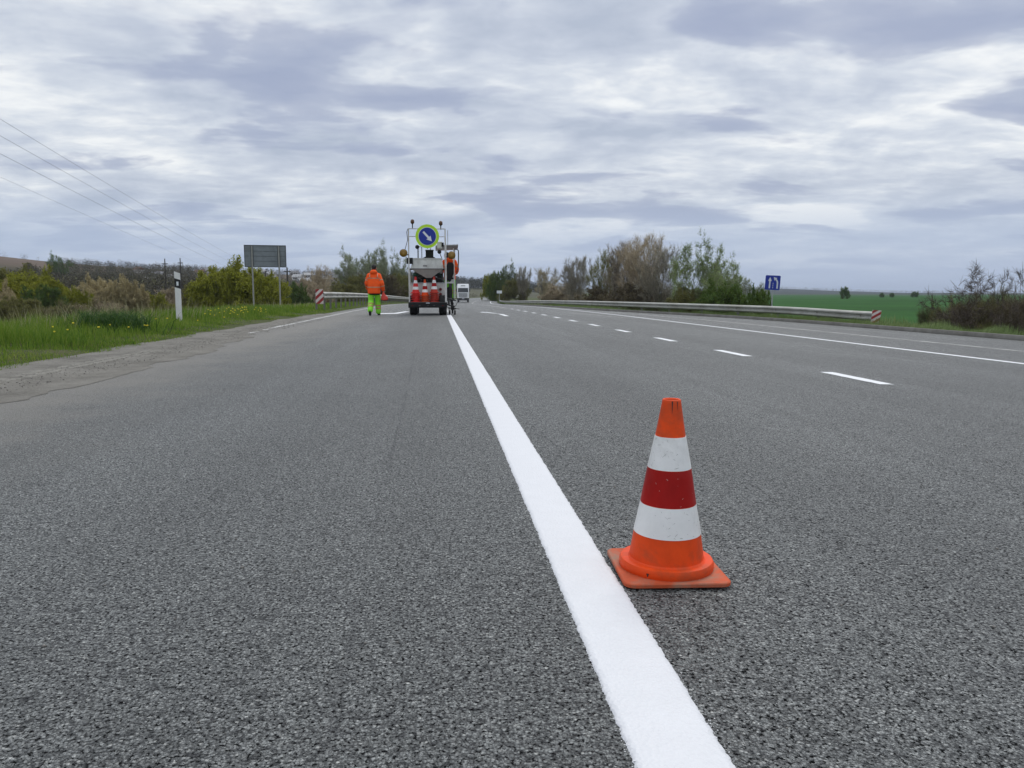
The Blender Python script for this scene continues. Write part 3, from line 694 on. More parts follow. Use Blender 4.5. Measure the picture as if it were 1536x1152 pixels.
# round amber warning lamps
for uu, vv, nm in ((607.2, 381.5, 0), (677.2, 384.3, 1)):
    x, z = mx(uu), mz(vv)
    lo = MB().lathe([(0.0, 0.0), (0.09, 0.0), (0.135, 0.03), (0.14, 0.06), (0.13, 0.075)], 24, Matrix.Translation((x, -0.02, z)) @ Matrix.Rotation(R(90), 4, 'X')).build('warning_lamp', BLACK_M, machine, smooth='auto')
    MB().lathe([(0.13, 0.074), (0.118, 0.09), (0.06, 0.105), (0.0, 0.108)], 24, Matrix.Translation((x, -0.02, z)) @ Matrix.Rotation(R(90), 4, 'X')).build('lamp_lens', AMBER, lo, smooth=True)
    e = XL if nm == 0 else XR
    bar('lamp_bracket', [(x, 0.0, z), ((x + e) / 2, 0.03, z - 0.06), (e, 0.03, z - 0.05)], 0.02, BLACK_M)
MB().box(XL - 0.08, XL + 0.14, 0.04, 0.16, mz(397), mz(388), bev=0.02).build('reel_bracket', BLACK_M, machine)
MB().tube([(XL - .01, 0.0, ZT), (XL - .06, -0.01, mz(351)), (XL - .03, 0.0, mz(362)), (mx(609.5), -.01, mz(376)), (mx(607.5), 0.0, mz(381))], 0.011, 6).build('cable', DKGREY, machine, smooth=True)
MB().ell((mx(627), 0.2, mz(372)), 0.075, 0.05, 0.075).build('round_mirror', BLACK_M, machine, smooth=True)
bar('mirror_stem', [(mx(628), 0.22, mz(390)), (mx(628), 0.22, mz(374)), (mx(627), 0.21, mz(372))], 0.02, BLACK_M)
bar('mirror_stem', [(mx(633.5), 0.25, mz(390)), (mx(633.5), 0.25, mz(372)), (mx(628), 0.22, mz(371))], 0.014, DKGREY)
bar('exhaust', [(mx(646), 0.9, zt), (mx(646), 0.9, mz(372))], 0.02, STEEL)
# canopy, driver's side rails, antenna
cn = MB().box(-0.42, 0.42, -0.4, 0.4, -0.02, 0.02, Matrix.Translation((mx(671), 1.55, mz(369.5))) @ Matrix.Rotation(R(-9), 4, 'X') @ Matrix.Rotation(R(-3), 4, 'Y'), bev=0.012)
cn.build('canopy', M('canopy_grey', (0.34, 0.345, 0.35), 0.5, 0, 0.12, 3, dirt=(0.2, 0.19, 0.17), dirt_amt=0.4), machine)
MB().box(mx(656), mx(664), 1.1, 1.4, mz(372), mz(361.5), bev=0.02).build('horn_box', GREY_M, machine)
MB().box(mx(663), mx(666.3), 1.06, 1.2, mz(369), mz(363), bev=0.01).build('work_light', BLACK_M, machine)
bar('antenna', [(mx(672.3), 0.9, mz(368)), (mx(672.4), 0.9, mz(345))], 0.009, DKGREY)
bar('canopy_post', [(mx(681.5), 1.2, 0.6), (mx(681.5), 1.2, mz(371))], 0.028, WHITE_M)
bar('canopy_post', [(mx(683.5), 1.9, 0.6), (mx(683.5), 1.9, mz(371))], 0.022, WHITE_M)
bar('grab_rail', [(mx(682), 1.15, mz(372)), (mx(686), 1.13, mz(372.5)), (mx(688.6), 1.12, mz(375)), (mx(688.6), 1.12, mz(388)), (mx(688), 1.12, mz(402)), (mx(686), 1.12, mz(406))], 0.022, DKGREY)
MB().ell((mx(659.5), 1.05, mz(377)), 0.075, 0.04, 0.08).build('round_mirror', BLACK_M, machine, smooth=True)
bar('mirror_stem', [(mx(659.5), 1.06, mz(377)), (mx(662), 1.06, mz(384)), (mx(664), 1.06, zt)], 0.014, BLACK_M)
# side platform, seat and control column
MB().box(0.62, 1.02, 0.75, 2.2, 0.50, 0.545, bev=0.008).build('side_platform', DKGREY, machine)
MB().box(XR + 0.02, mx(682), 0.72, 0.76, mz(425), mz(422.8)).build('platform_bar', WHITE_M, machine)
sb = MB(); sp_ = [(mx(671.5), mz(421)), (mx(676.5), mz(421.5)), (mx(681), mz(410)), (mx(681.3), mz(397)), (mx(679), mz(393)), (mx(672.5), mz(393)), (mx(670.2), mz(397)), (mx(670.2), mz(412))]
sb.prism(sp_, 0.86, 0.98); st = sb.build('seat', BLACK_M, machine)
MB().box(mx(670.6), mx(681), 0.98, 1.28, mz(419), mz(415.5), bev=0.03).build('seat_cushion', BLACK_M, st)
MB().box(mx(673.5), mx(678.5), 1.0, 1.12, 0.546, mz(419)).build('seat_post', DKGREY, machine)
MB().prism([(mx(675), mz(424)), (mx(682), mz(424)), (mx(682), mz(404)), (mx(680), mz(404))], 0.99, 1.03).build('side_shield', GREY_M, machine)
MB().box(mx(670.2), mx(676.5), 0.78, 0.98, 0.55, 1.0, bev=0.02).build('tool_box', BLACK_M, machine)
# spray carriage at the right wheel track
bar('carriage_arm', [(0.6, 0.5, 0.62), (mx(671), 0.45, 0.60), (mx(678), 0.42, 0.56)], 0.028, DKGREY)
bar('carriage_arm', [(0.6, 0.9, 0.42), (mx(672), 0.8, 0.36), (mx(679), 0.5, 0.30)], 0.022, BLACK_M)
for k, (xa, za) in enumerate(((673, 1.02), (674.5, 1.1), (676, 0.98), (677, 1.06))):
    pts = [(mx(xa), 0.6, za), (mx(xa + 1), 0.52, 0.8), (mx(675 + k * .6), 0.46, 0.62), (mx(676 + k * 1.2), 0.42, 0.40), (mx(678), 0.40, 0.26)]
    MB().tube(pts, 0.016, 6).build('paint_hose', RUBBER, machine, smooth=True)
sc_ = MB().box(mx(675.8), mx(681), 0.30, 0.52, 0.18, 0.34, bev=0.01).box(mx(677), mx(679.5), 0.34, 0.46, 0.05, 0.18).box(mx(672), mx(684), 0.46, 0.49, 0.22, 0.25)
sc_.build('spray_gun', BLACK_M, machine)
MB().lathe([(0.02, -0.03), (0.075, -0.03), (0.08, -0.015), (0.08, 0.015), (0.075, 0.03), (0.02, 0.03)], 18, Matrix.Translation((mx(674), 0.62, 0.085)) @ Matrix.Rotation(R(90), 4, 'Y')).build('guide_wheel', RUBBER, machine, smooth='auto')
MB().lathe([(0.02, -0.03), (0.075, -0.03), (0.08, -0.015), (0.08, 0.015), (0.075, 0.03), (0.02, 0.03)], 18, Matrix.Translation((mx(682), 0.62, 0.085)) @ Matrix.Rotation(R(90), 4, 'Y')).build('guide_wheel', RUBBER, machine, smooth='auto')
bar('guide_bracket', [(mx(674), 0.62, 0.09), (mx(674), 0.5, 0.235), (mx(682), 0.5, 0.235), (mx(682), 0.62, 0.09)], 0.012, DKGREY)
bar('pointer_rod', [(mx(680), 0.35, 0.22), (mx(688.5), 0.28, 0.225)], 0.01, BLACK_M)
bar('pointer_rod', [(mx(681), 0.4, 0.30), (mx(684), 0.4, 0.36), (mx(686.5), 0.38, 0.52), (mx(684.5), 0.38, 0.62)], 0.011, DKGREY)
bar('pointer_rod', [(mx(671), 0.2, 0.27), (mx(682), 0.25, 0.29)], 0.012, BLACK_M)
MB().box(mx(671), mx(674.5), 0.3, 0.42, 0.36, 0.55, bev=0.01).build('valve_block', DKGREY, machine)
# ------------------------------------------------------------------ nested cones riding on the rear deck
lab = [('red traffic cone nested inside the stack at the left post of the marking machine', BRIGHT_RED, 'lowest red cone of the stack at the left post, resting on the deck', 'topmost red cone of the stack at the left post, its bands fully showing'), ('worn orange traffic cone inside the short middle stack on the marking machine', ORANGE, 'lowest orange cone of the short middle stack, resting on the deck', 'topmost orange cone of the short middle stack, its bands fully showing'), ('dark orange traffic cone nested inside the stack beside the round tail lamps', M('cone_dark_orange', (0.42, 0.03, 0.012), 0.55, 0, 0.2, 8), 'lowest dark orange cone of the stack beside the round tail lamps', 'topmost dark orange cone of the stack beside the round tail lamps')]
for (uu, ntop, nst), (lb, bm_, low_, top_) in zip(((623.8, 415.5, 5), (637.6, 419.5, 4), (651.2, 415.0, 5)), lab):
    proto = None; ztip = mz(ntop); dzc = (ztip - 0.49 * 1.22 - 0.474) / (nst - 1)
    for k in range(nst):
        if proto is None:
            o = proto = make_cone('traffic_cone', lb, 'cones stacked on the marking machine', bm_, C_RED if bm_ is not BRIGHT_RED else BRIGHT_RED, 24)
        else: o = copy_tree(proto)
        if k == 0: o['label'] = low_
        elif k == nst - 1: o['label'] = top_
        else: o['label'] = lb
        o.location = (MX + mx(uu) + rg.uniform(-.006, .006), MY + 0.26, 0.4735 + dzc * k); o.rotation_euler = (0, 0, rg.uniform(-0.2, 0.2)); o.scale = (1.22,) * 3
# ================================================================== people
SKIN = M('skin', (0.42, 0.22, 0.15), 0.55, 0, 0.08, 12)
HAIR = M('dark_hair', (0.012, 0.010, 0.009), 0.7, 0, 0.3, 40, bump=0.004, bscale=90)
JACKET = M('orange_hi_vis_cloth', (0.95, 0.105, 0.012), 0.8, 0, 0.12, 5, 0.3, bump=0.012, bscale=9)
LIME = M('lime_hi_vis_cloth', (0.27, 0.74, 0.05), 0.8, 0, 0.12, 5, 0.3, bump=0.012, bscale=10)
REFLECT = M('reflective_tape', (0.55, 0.24, 0.13), 0.4, 0, 0.15, 10)
DARKCLOTH = M('dark_cloth', (0.02, 0.018, 0.022), 0.85, 0, 0.25, 8, 0.2, bump=0.008, bscale=12)
BOOT = M('work_boots', (0.015, 0.014, 0.013), 0.6, 0, 0.3, 10)
def remesh(mb, name, mat, parent, voxel=0.013, smooth_it=4):
    o = mb.build(name, mat, parent)
    md = o.modifiers.new('r', 'REMESH'); md.mode = 'VOXEL'; md.voxel_size = voxel
    ms = o.modifiers.new('s', 'SMOOTH'); ms.iterations = smooth_it; ms.factor = 0.5
    dg = bpy.context.evaluated_depsgraph_get(); me = bpy.data.meshes.new_from_object(o.evaluated_get(dg))
    o.modifiers.clear(); old = o.data; o.data = me; bpy.data.meshes.remove(old)
    me.name = name
    me.polygons.foreach_set('use_smooth', [True] * len(me.polygons)); return o
def loft(mb, rings, n=18):
    """rings: (cx, cy, cz, rx, ry); stacked superellipses"""
    vs = []
    for cx, cy, cz, rx, ry in rings:
        for k in range(n):
            a = 2 * math.pi * k / n; c, s = math.cos(a), math.sin(a)
            vs.append((cx + rx * math.copysign(abs(c) ** 0.85, c), cy + ry * math.copysign(abs(s) ** 0.85, s), cz))
    fs = [(i * n + k, i * n + (k + 1) % n, (i + 1) * n + (k + 1) % n, (i + 1) * n + k) for i in range(len(rings) - 1) for k in range(n)]
    fs += [tuple(range(n - 1, -1, -1)), tuple(range((len(rings) - 1) * n, len(rings) * n))]
    return mb.add(vs, fs)
def limb(mb, pts, rs):
    mb.tube(pts, rs, 12)
    for p, r in zip(pts, rs): mb.ell(p, r, r, r, 10, 6)
def hand(mb, w, d, side):
    """palm, four unequal curled fingers and a thumb; w wrist, d down direction"""
    w = Vector(w); d = Vector(d).normalized(); fwd = Vector((0, 1, 0)); fwd = (fwd - d * fwd.dot(d)).normalized(); inn = d.cross(fwd) * side
    p = w + d * 0.05
    mb.tube([w, w + d * 0.03, w + d * 0.09], [0.024, 0.032, 0.034], 10); mb.ell(tuple(p), 0.026, 0.04, 0.05, 10, 6)
    for i, L in enumerate((0.072, 0.08, 0.075, 0.058)):
        b0 = w + d * 0.088 + fwd * (0.03 - 0.02 * i)
        b1 = b0 + d * L * 0.45; b2 = b1 + (d * 0.6 - inn * 0.8).normalized() * L * 0.35; b3 = b2 + (-inn) * L * 0.3
        limb(mb, [b0, b1, b2, b3], [0.011, 0.0105, 0.010, 0.009])
    t0 = w + d * 0.035 + fwd * 0.032; t1 = t0 + (d * 0.7 + fwd * 0.6).normalized() * 0.035; t2 = t1 + (d * 0.9 - inn * 0.4).normalized() * 0.03
    limb(mb, [t0, t1, t2], [0.013, 0.012, 0.010])
def head(mb, c, turn=0.0):
    """skull, jaw, nose, ears, brow and lips; faces +y"""
    Mh = Matrix.Translation(c) @ Matrix.Rotation(turn, 4, 'Z')
    mb.ell((0, -0.01, 0.03), 0.078, 0.095, 0.10, 16, 10, Mh)
    mb.ell((0, 0.03, -0.045), 0.058, 0.062, 0.07, 14, 8, Mh)
    mb.ell((0, 0.098, -0.012), 0.014, 0.022, 0.024, 8, 6, Mh)
    mb.ell((0, 0.082, 0.028), 0.05, 0.014, 0.012, 8, 6, Mh)
    mb.ell((0, 0.086, -0.052), 0.024, 0.012, 0.010, 8, 6, Mh)
    for s in (-1, 1): mb.ell((s * 0.08, -0.005, -0.005), 0.014, 0.022, 0.032, 8, 6, Mh)
    return Mh
def person(name, label, loc, rz, pose, jacket_mat, leg_mat, hair_cap=None, tape=True, scale=1.0):
    t = thing(name, label, 'person', loc, rz); t.scale = (scale,) * 3
    P = pose; b_ = MB()
    # body: one surface from head to feet
    Mh = head(b_, P['head'], P.get('turn', 0))
    b_.tube([P['neck'], Vector(P['head']) + Vector((0, -0.01, -0.03))], [0.062, 0.056], 12)
    loft(b_, [(P['pel'][0], P['pel'][1], P['pel'][2] - 0.1, 0.13, 0.09), (*P['pel'], 0.155, 0.105), (P['pel'][0], P['pel'][1], P['pel'][2] + 0.18, 0.13, 0.09), (P['neck'][0], P['neck'][1], P['neck'][2] - 0.22, 0.165, 0.10), (P['neck'][0], P['neck'][1], P['neck'][2] - 0.06, 0.15, 0.075), (*P['neck'], 0.06, 0.055)])
    for s in ('l', 'r'):
        sg_ = -1 if s == 'l' else 1
        limb(b_, [P['sh_' + s], P['el_' + s], P['wr_' + s]], [0.052, 0.042, 0.028])
        hand(b_, P['wr_' + s], Vector(P['wr_' + s]) - Vector(P['el_' + s]), sg_)
        limb(b_, [P['hip_' + s], P['kn_' + s], P['an_' + s]], [0.08, 0.055, 0.04])
        limb(b_, [P['an_' + s], P['toe_' + s]], [0.04, 0.03])
    remesh(b_, 'body', SKIN, t, 0.0105, 3)
    ey = MB()
    for s in (-1, 1): ey.ell((s * 0.032, 0.083, 0.006), 0.012, 0.008, 0.007, 8, 6, Mh)
    ey.build('eyes', M('eye', (0.05, 0.04, 0.035), 0.2), t, smooth=True)
    # hair
    h = MB(); h.ell((0, -0.022, 0.052), 0.086, 0.096, 0.092, 16, 10, Mh); h.ell((0, -0.062, -0.005), 0.07, 0.05, 0.07, 12, 8, Mh)
    remesh(h, 'hair', hair_cap or HAIR, t, 0.012, 2)
    # jacket, with hood and hem
    j = MB(); px, py, pz = P['pel']; nx, ny, nz_ = P['neck']
    hem = pz - 0.2
    loft(j, [(px, py, hem, 0.215, 0.165), (px, py, hem + 0.05, 0.222, 0.172), (px, py, pz + 0.1, 0.215, 0.165), ((px + nx) / 2, (py + ny) / 2, (pz + nz_) / 2 + 0.02, 0.222, 0.17), (nx, ny, nz_ - 0.22, 0.232, 0.165), (nx, ny, nz_ - 0.1, 0.215, 0.135), (nx, ny, nz_ - 0.02, 0.135, 0.10), (nx, ny, nz_ + 0.03, 0.085, 0.085)])
    for s in ('l', 'r'):
        S, E, W = Vector(P['sh_' + s]), Vector(P['el_' + s]), Vector(P['wr_' + s])
        limb(j, [S, S.lerp(E, 0.5), E, E.lerp(W, 0.5), W], [0.088, 0.086, 0.082, 0.074, 0.062])
    j.ell((nx, ny - 0.10, nz_ + 0.0), 0.13, 0.075, 0.085)          # hood lying on the back
    j.ell((nx, ny - 0.02, nz_ + 0.03), 0.10, 0.09, 0.06)
    jo = remesh(j, 'jacket', jacket_mat, t, 0.014, 3)
    if tape:                                                       # reflective tape: two hoops, two braces, one on each sleeve
        def hoop(z, rx, ry, w, cx, cy):
            m_ = MB(); k = 28; vs = []
            for zz in (z - w / 2, z + w / 2):
                for i in range(k):
                    a = 2 * math.pi * i / k; c, s_ = math.cos(a), math.sin(a)
                    vs.append((cx + rx * math.copysign(abs(c) ** 0.85, c), cy + ry * math.copysign(abs(s_) ** 0.85, s_), zz))
            m_.add(vs, [(i, (i + 1) % k, k + (i + 1) % k, k + i) for i in range(k)]); m_.build('reflective_tape', REFLECT, jo, smooth=True)
        hoop(pz + 0.02, 0.226, 0.176, 0.04, px, py); hoop((pz + nz_) / 2 + 0.06, 0.232, 0.176, 0.04, (px + nx) / 2, (py + ny) / 2)
        for sx_ in (-0.13, 0.13):
            m_ = MB().tube([(nx + sx_, ny - 0.10, nz_ - 0.06), (nx + sx_, ny - 0.158, nz_ - 0.16), (nx + sx_ * 1.05, ny - 0.165, (pz + nz_) / 2 + 0.08)], 0.017, 6); m_.build('reflective_tape', REFLECT, jo, smooth=True)
        for s in ('l', 'r'):
            S, E, W = Vector(P['sh_' + s]), Vector(P['el_' + s]), Vector(P['wr_' + s])
            for A, B, f, r_ in ((S, E, 0.62, 0.089), (E, W, 0.35, 0.081)):
                p = A.lerp(B, f); d = (B - A).normalized(); MB().cyl(p - d * 0.02, p + d * 0.02, r_, r_, 16, False).build('reflective_tape', REFLECT, jo, smooth=True)
    lh = MB().lathe([(0.9, hem - 0.045), (1.0, hem - 0.02), (1.0, hem + 0.015)], 20, Matrix.Translation((px, py, 0)) @ Matrix.Diagonal((0.2, 0.15, 1, 1)))
    lh.build('hem', DARKCLOTH, jo, smooth=True)
    # trousers
    q = MB(); loft(q, [(px, py, pz - 0.16, 0.16, 0.125), (px, py, pz - 0.02, 0.175, 0.135), (px, py, pz + 0.12, 0.15, 0.11)])
    for s in ('l', 'r'):
        H, K, A = Vector(P['hip_' + s]), Vector(P['kn_' + s]), Vector(P['an_' + s])
        limb(q, [H, H.lerp(K, 0.5), K, K.lerp(A, 0.5), A.lerp(K, 0.06)], [0.114, 0.107, 0.098, 0.094, 0.094])
    to = remesh(q, 'trousers', leg_mat, t, 0.013, 3)
    if tape:
        for s in ('l', 'r'):
            K, A = Vector(P['kn_' + s]), Vector(P['an_' + s])
            for f in (0.38, 0.62):
                p = K.lerp(A, f); d = (A - K).normalized(); MB().cyl(p - d * 0.022, p + d * 0.022, 0.1, 0.1, 16, False).build('reflective_tape', REFLECT, to, smooth=True)
    for s in ('l', 'r'):
        A, T = Vector(P['an_' + s]), Vector(P['toe_' + s]); bt = MB()
        d = (T - A).normalized(); up = (Vector(P['kn_' + s]) - A).normalized()
        limb(bt, [A + up * 0.06, A, A + d * 0.05 - up * 0.03], [0.056, 0.056, 0.05]); limb(bt, [A - up * 0.035 - d * 0.02, A + d * 0.1 - up * 0.035, T], [0.046, 0.048, 0.04])
        remesh(bt, 'boot', BOOT, t, 0.012, 2)
    return t
walk = dict(pel=(0, 0, 0.95), neck=(0.0, 0.07, 1.49), head=(0.01, 0.16, 1.625), turn=-0.1,
            sh_l=(-0.165, 0.06, 1.375), el_l=(-0.25, 0.06, 1.11), wr_l=(-0.235, 0.22, 0.93),
            sh_r=(0.165, 0.06, 1.375), el_r=(0.275, -0.02, 1.10), wr_r=(0.315, 0.05, 0.885),
            hip_l=(-0.10, 0, 0.90), kn_l=(-0.115, 0.03, 0.49), an_l=(-0.125, -0.26, 0.155), toe_l=(-0.13, -0.215, 0.045),
            hip_r=(0.10, 0, 0.90), kn_r=(0.115, 0.16, 0.49), an_r=(0.125, 0.17, 0.09), toe_r=(0.15, 0.33, 0.045))
wx, wy = -2.25, 28.35
worker = person('person', 'worker walking on the road in an orange jacket and lime trousers, seen from behind', (wx, wy, 0.005), R(0), walk, JACKET, LIME, scale=1.02)
# red bag held in the right hand
bag = MB(); hx, hy, hz_ = 0.325, 0.06, 0.775
loft(bag, [(0.02, 0, -0.27, 0.07, 0.05), (0.03, 0, -0.24, 0.125, 0.075), (0.025, 0, -0.15, 0.12, 0.07), (0.0, 0, -0.06, 0.06, 0.04), (-0.01, 0, 0.03, 0.022, 0.022), (-0.01, 0, 0.06, 0.035, 0.03)])
bg_ = thing('bag', 'crumpled red bag held in the right hand of the walking worker', 'bag', (wx + hx * 1.02, wy + hy, 0.005 + hz_ * 1.02))
M_BAG = M('red_bag_plastic', (0.62, 0.05, 0.028), 0.5, 0, 0.25, 9, bump=0.03, bscale=14)
remesh(bag, 'bag_body', M_BAG, bg_, 0.012, 1)
stand = dict(pel=(0, 0, 0.95), neck=(0.0, 0.02, 1.48), head=(-0.12, 0.05, 1.635), turn=0.5,
             sh_l=(-0.19, 0.02, 1.41), el_l=(-0.27, 0.12, 1.16), wr_l=(-0.25, 0.36, 1.08),
             sh_r=(0.19, 0.02, 1.41), el_r=(0.28, 0.05, 1.14), wr_r=(0.27, 0.28, 1.02),
             hip_l=(-0.10, 0, 0.90), kn_l=(-0.11, 0.05, 0.49), an_l=(-0.115, 0.0, 0.09), toe_l=(-0.13, 0.15, 0.045),
             hip_r=(0.10, 0, 0.90), kn_r=(0.11, 0.05, 0.49), an_r=(0.115, 0.0, 0.09), toe_r=(0.14, 0.15, 0.045))
person('person', 'worker in orange jacket standing on the marking machine behind the black seat', (MX + 0.80, MY + 1.55, 0.545), 0.0, stand, JACKET, LIME)
# ================================================================== truck on the far road
TW = M('truck_white', (0.72, 0.73, 0.73), 0.3, 0, 0.05, 2)
TGL = M('truck_glass', (0.02, 0.028, 0.034), 0.08, 0, 0.1, 2)
TGR = M('truck_grille', (0.20, 0.21, 0.21), 0.4, 0.3, 0.2, 6)
TLAMP = M('headlamp', (0.8, 0.8, 0.78), 0.15)
def make_truck():
    tp = at(694.6, 440, 163); tx, ty = tp.x, tp.y
    t = thing('truck', 'white articulated truck coming towards the marking machine on the far road', 'truck', (tx, ty, float(zroad(tx - float(cshift(ty)), ty))), math.pi + R(-2))
    # local: front faces +y
    c = MB()
    prof_ = [(0.0, 0.95), (0.02, 1.0), (0.04, 2.05), (-0.22, 3.05), (-0.75, 3.75), (-2.1, 3.85), (-2.1, 0.95)]
    n = len(prof_); vs = []
    for x in (-1.22, 1.22):
        for y, z in prof_: vs.append((x * (0.93 if z > 3.2 else 1.0), y, z))
    c.add(vs, [tuple(range(n)), tuple(range(2 * n - 1, n - 1, -1))] + [(i, (i + 1) % n, n + (i + 1) % n, n + i) for i in range(n)])
    cab = c.build('cab', TW, t)
    g = MB(); g.add([(-1.08, 0.055, 2.12), (1.08, 0.055, 2.12), (1.0, -0.185, 2.98), (-1.0, -0.185, 2.98), (-1.08, 0.02, 2.12), (1.08, 0.02, 2.12), (1.0, -0.22, 2.98), (-1.0, -0.22, 2.98)], [(0, 1, 2, 3), (7, 6, 5, 4), (0, 4, 5, 1), (1, 5, 6, 2), (2, 6, 7, 3), (3, 7, 4, 0)])
    g.build('windscreen', TGL, cab)
    MB().box(-0.45, 0.45, -0.50, -0.42, 3.38, 3.52).build('roof_panel', TGR, cab)
    gr = MB().box(-0.85, 0.85, 0.035, 0.075, 1.15, 1.95, bev=0.02).build('grille', TGR, t)
    for z in np.linspace(1.24, 1.86, 6): MB().box(-0.8, 0.8, 0.076, 0.095, z - 0.02, z + 0.02).build('grille_bar', TW, gr)
    MB().box(-1.24, 1.24, -0.3, 0.14, 0.42, 0.9, bev=0.05).build('bumper', M('truck_bumper', (0.04, 0.04, 0.042), 0.5), t)
    MB().box(-0.26, 0.26, 0.141, 0.15, 0.72, 0.84).build('number_plate', SIGN_WHITE, t)
    for s in (-1, 1):
        MB().ell((s * 0.98, 0.05, 1.02), 0.22, 0.1, 0.14).build('headlamp', TLAMP, t, smooth=True)
        MB().box(s * 1.38 - 0.09, s * 1.38 + 0.09, -0.28, -0.16, 2.2, 2.85, bev=0.03).build('mirror', BLACK_M, t)
        MB().tube([(s * 1.2, -0.2, 2.75), (s * 1.38, -0.22, 2.75)], 0.03, 6).build('mirror_arm', BLACK_M, t)
        for y in (-0.9, -3.6): wheel(t, s * 1.02, y, 0.5, 0.32)
        for y in (-10.5, -11.8): wheel(t, s * 1.02, y, 0.5, 0.34)
    MB().box(-1.25, 1.25, -13.5, -2.5, 1.1, 3.75, bev=0.04).build('trailer', M('trailer_grey', (0.55, 0.56, 0.56), 0.5), t)
    MB().box(-0.5, 0.5, -13.2, -0.5, 0.75, 1.0).build('chassis', BLACK_M, t)
make_truck()
# ================================================================== guardrails
GALV = M('guardrail_zinc', (0.36, 0.36, 0.325), 0.55, 0.3, 0.14, 1.2, dirt=(0.20, 0.185, 0.14), dirt_amt=0.6)
RUSTY = M('guardrail_post_steel', (0.20, 0.19, 0.175), 0.7, 0.2, 0.25, 4)
STRIPE_R = M('marker_red', (0.30, 0.022, 0.022), 0.5, 0, 0.15, 6)
STRIPE_W = M('marker_white', (0.62, 0.55, 0.52), 0.5, 0, 0.1, 6)
WB = [(0.0, 0.0), (0.03, 0.012), (0.075, 0.055), (0.075, 0.095), (0.015, 0.135), (0.015, 0.175), (0.075, 0.215), (0.075, 0.255), (0.03, 0.298), (0.0, 0.31)]
def guardrail(label, ufn, zfn, ys, side, rail_h, post_dy, end_drop=0.0):
    """side: +1 when the traffic face looks towards +x"""
    y0 = ys[0]; x0 = ufn(y0) + float(cshift(y0)); z0 = zfn(ufn(y0), y0)
    t = thing('guardrail', label, 'guardrail', (x0, y0, z0))
    V = []; n = len(WB)
    for y in ys:
        u_ = ufn(y); x = u_ + float(cshift(y)) - x0; z = zfn(u_, y) - z0 + rail_h - 0.31 - end_drop * float(sstep(7, 0, y - y0))
        for o_, h in WB: V.append((x + side * (o_ + 0.06), y - y0, z + h))
        for o_, h in WB[::-1]: V.append((x + side * (o_ + 0.056), y - y0, z + h))
    k = 2 * n; m_ = MB()
    fs = [(i * k + j, i * k + (j + 1) % k, (i + 1) * k + (j + 1) % k, (i + 1) * k + j) for i in range(len(ys) - 1) for j in range(k)]
    m_.add(V, fs); m_.build('rail', GALV, t, smooth='auto')
    y = y0 + 0.9; pmesh = None
    while y < min(ys[-1], 118):
        u_ = ufn(y); x = u_ + float(cshift(y)) - x0; z = zfn(u_, y) - z0
        if pmesh is None:
            pmesh = MB().box(-0.035, 0.035, -0.06, -0.05, -0.4, 0.0).box(-0.035, 0.035, 0.05, 0.06, -0.4, 0.0).box(-0.004, 0.004, -0.0495, 0.0495, -0.4, 0.0).box(-0.02 if side > 0 else -0.055, 0.055 if side > 0 else 0.02, -0.02, 0.02, -0.2, -0.1)
            po = pmesh.build('post', RUSTY, t); pm_ = po.data
            for v_ in pm_.vertices: v_.co.z *= 1.0
        else:
            po = bpy.data.objects.new('post', pm_); finish(po, t)
        drop = end_drop * float(sstep(7, 0, y - y0))
        po.location = (x, y - y0, z + rail_h - 0.04 - drop); po.scale = (1, 1, (rail_h - 0.04 - drop + 0.05) / 0.4)
        if y < 75:                                        # bolt head and washer in the valley of the rail
            zb_ = z + rail_h - 0.31 - drop + 0.155; xb = x + side * 0.074
            MB().cyl((xb, y - y0, zb_), (xb + side * 0.022, y - y0, zb_), 0.034, 0.028, 8).build('bolt', RUSTY, t)
        y += post_dy
    return t, x0, y0, z0
def clip_halfplane(poly, f):
    out = []
    for i in range(len(poly)):
        a, b_ = poly[i], poly[(i + 1) % len(poly)]; fa, fb = f(a), f(b_)
        if fa >= 0: out.append(a)
        if fa * fb < 0: s = fa / (fa - fb); out.append((a[0] + (b_[0] - a[0]) * s, a[1] + (b_[1] - a[1]) * s))
    return out
def striped_plate(parent, w, h, Mx, slope, period, bulge=0.0):
    pl = MB().prism([(-w / 2, -h / 2), (w / 2, -h / 2), (w / 2, h / 2), (-w / 2, h / 2)], 0.0, 0.012, Mx).build('end_marker', STRIPE_W, parent)
    k = -6
    for k in range(-6, 7):
        a = k * period; r_ = [(-w / 2, -h / 2), (w / 2, -h / 2), (w / 2, h / 2), (-w / 2, h / 2)]
        p = clip_halfplane(r_, lambda q: (q[1] - slope * q[0]) - a)
        if len(p) > 2: p = clip_halfplane(p, lambda q: a + period * 0.5 - (q[1] - slope * q[0]))
        if len(p) > 2: MB().prism(p, -0.004, -0.0005, Mx).build('red_stripe', STRIPE_R, pl)
    return pl
ysl = list(np.arange(34.2, 150, 1.5))
gl, x0, y0, z0 = guardrail('grey steel guardrail behind the walking worker, on the left verge', lambda y: -4.95, lambda u_, y: float(zleft(u_, y)), ysl, +1, 0.80, 2.0)
striped_plate(gl, 0.32, 0.62, Matrix.Translation((-0.06, -0.06, 0.60)) @ Matrix.Rotation(R(8), 4, 'Z'), 0.95, 0.30)
MB().box(-0.245, -0.165, -0.04, 0.02, -0.3, 0.9).build('end_post', RUSTY, gl)
ysr = list(np.arange(24.3, 60, 1.2)) + list(np.arange(60, 330, 3.0))
gr_, x0, y0, z0 = guardrail('long grey guardrail on the right verge below the twiggy trees', lambda y: float(kerb_x(y)) + 0.75, lambda u_, y: float(zright(u_, y)), ysr, -1, 0.66, 3.0, 0.06)
cp_ = MB(); Mx = Matrix.Translation((-0.09, -0.06, 0.43)) @ Matrix.Rotation(R(-24), 4, 'Z') @ Matrix.Rotation(R(5), 4, 'Y')
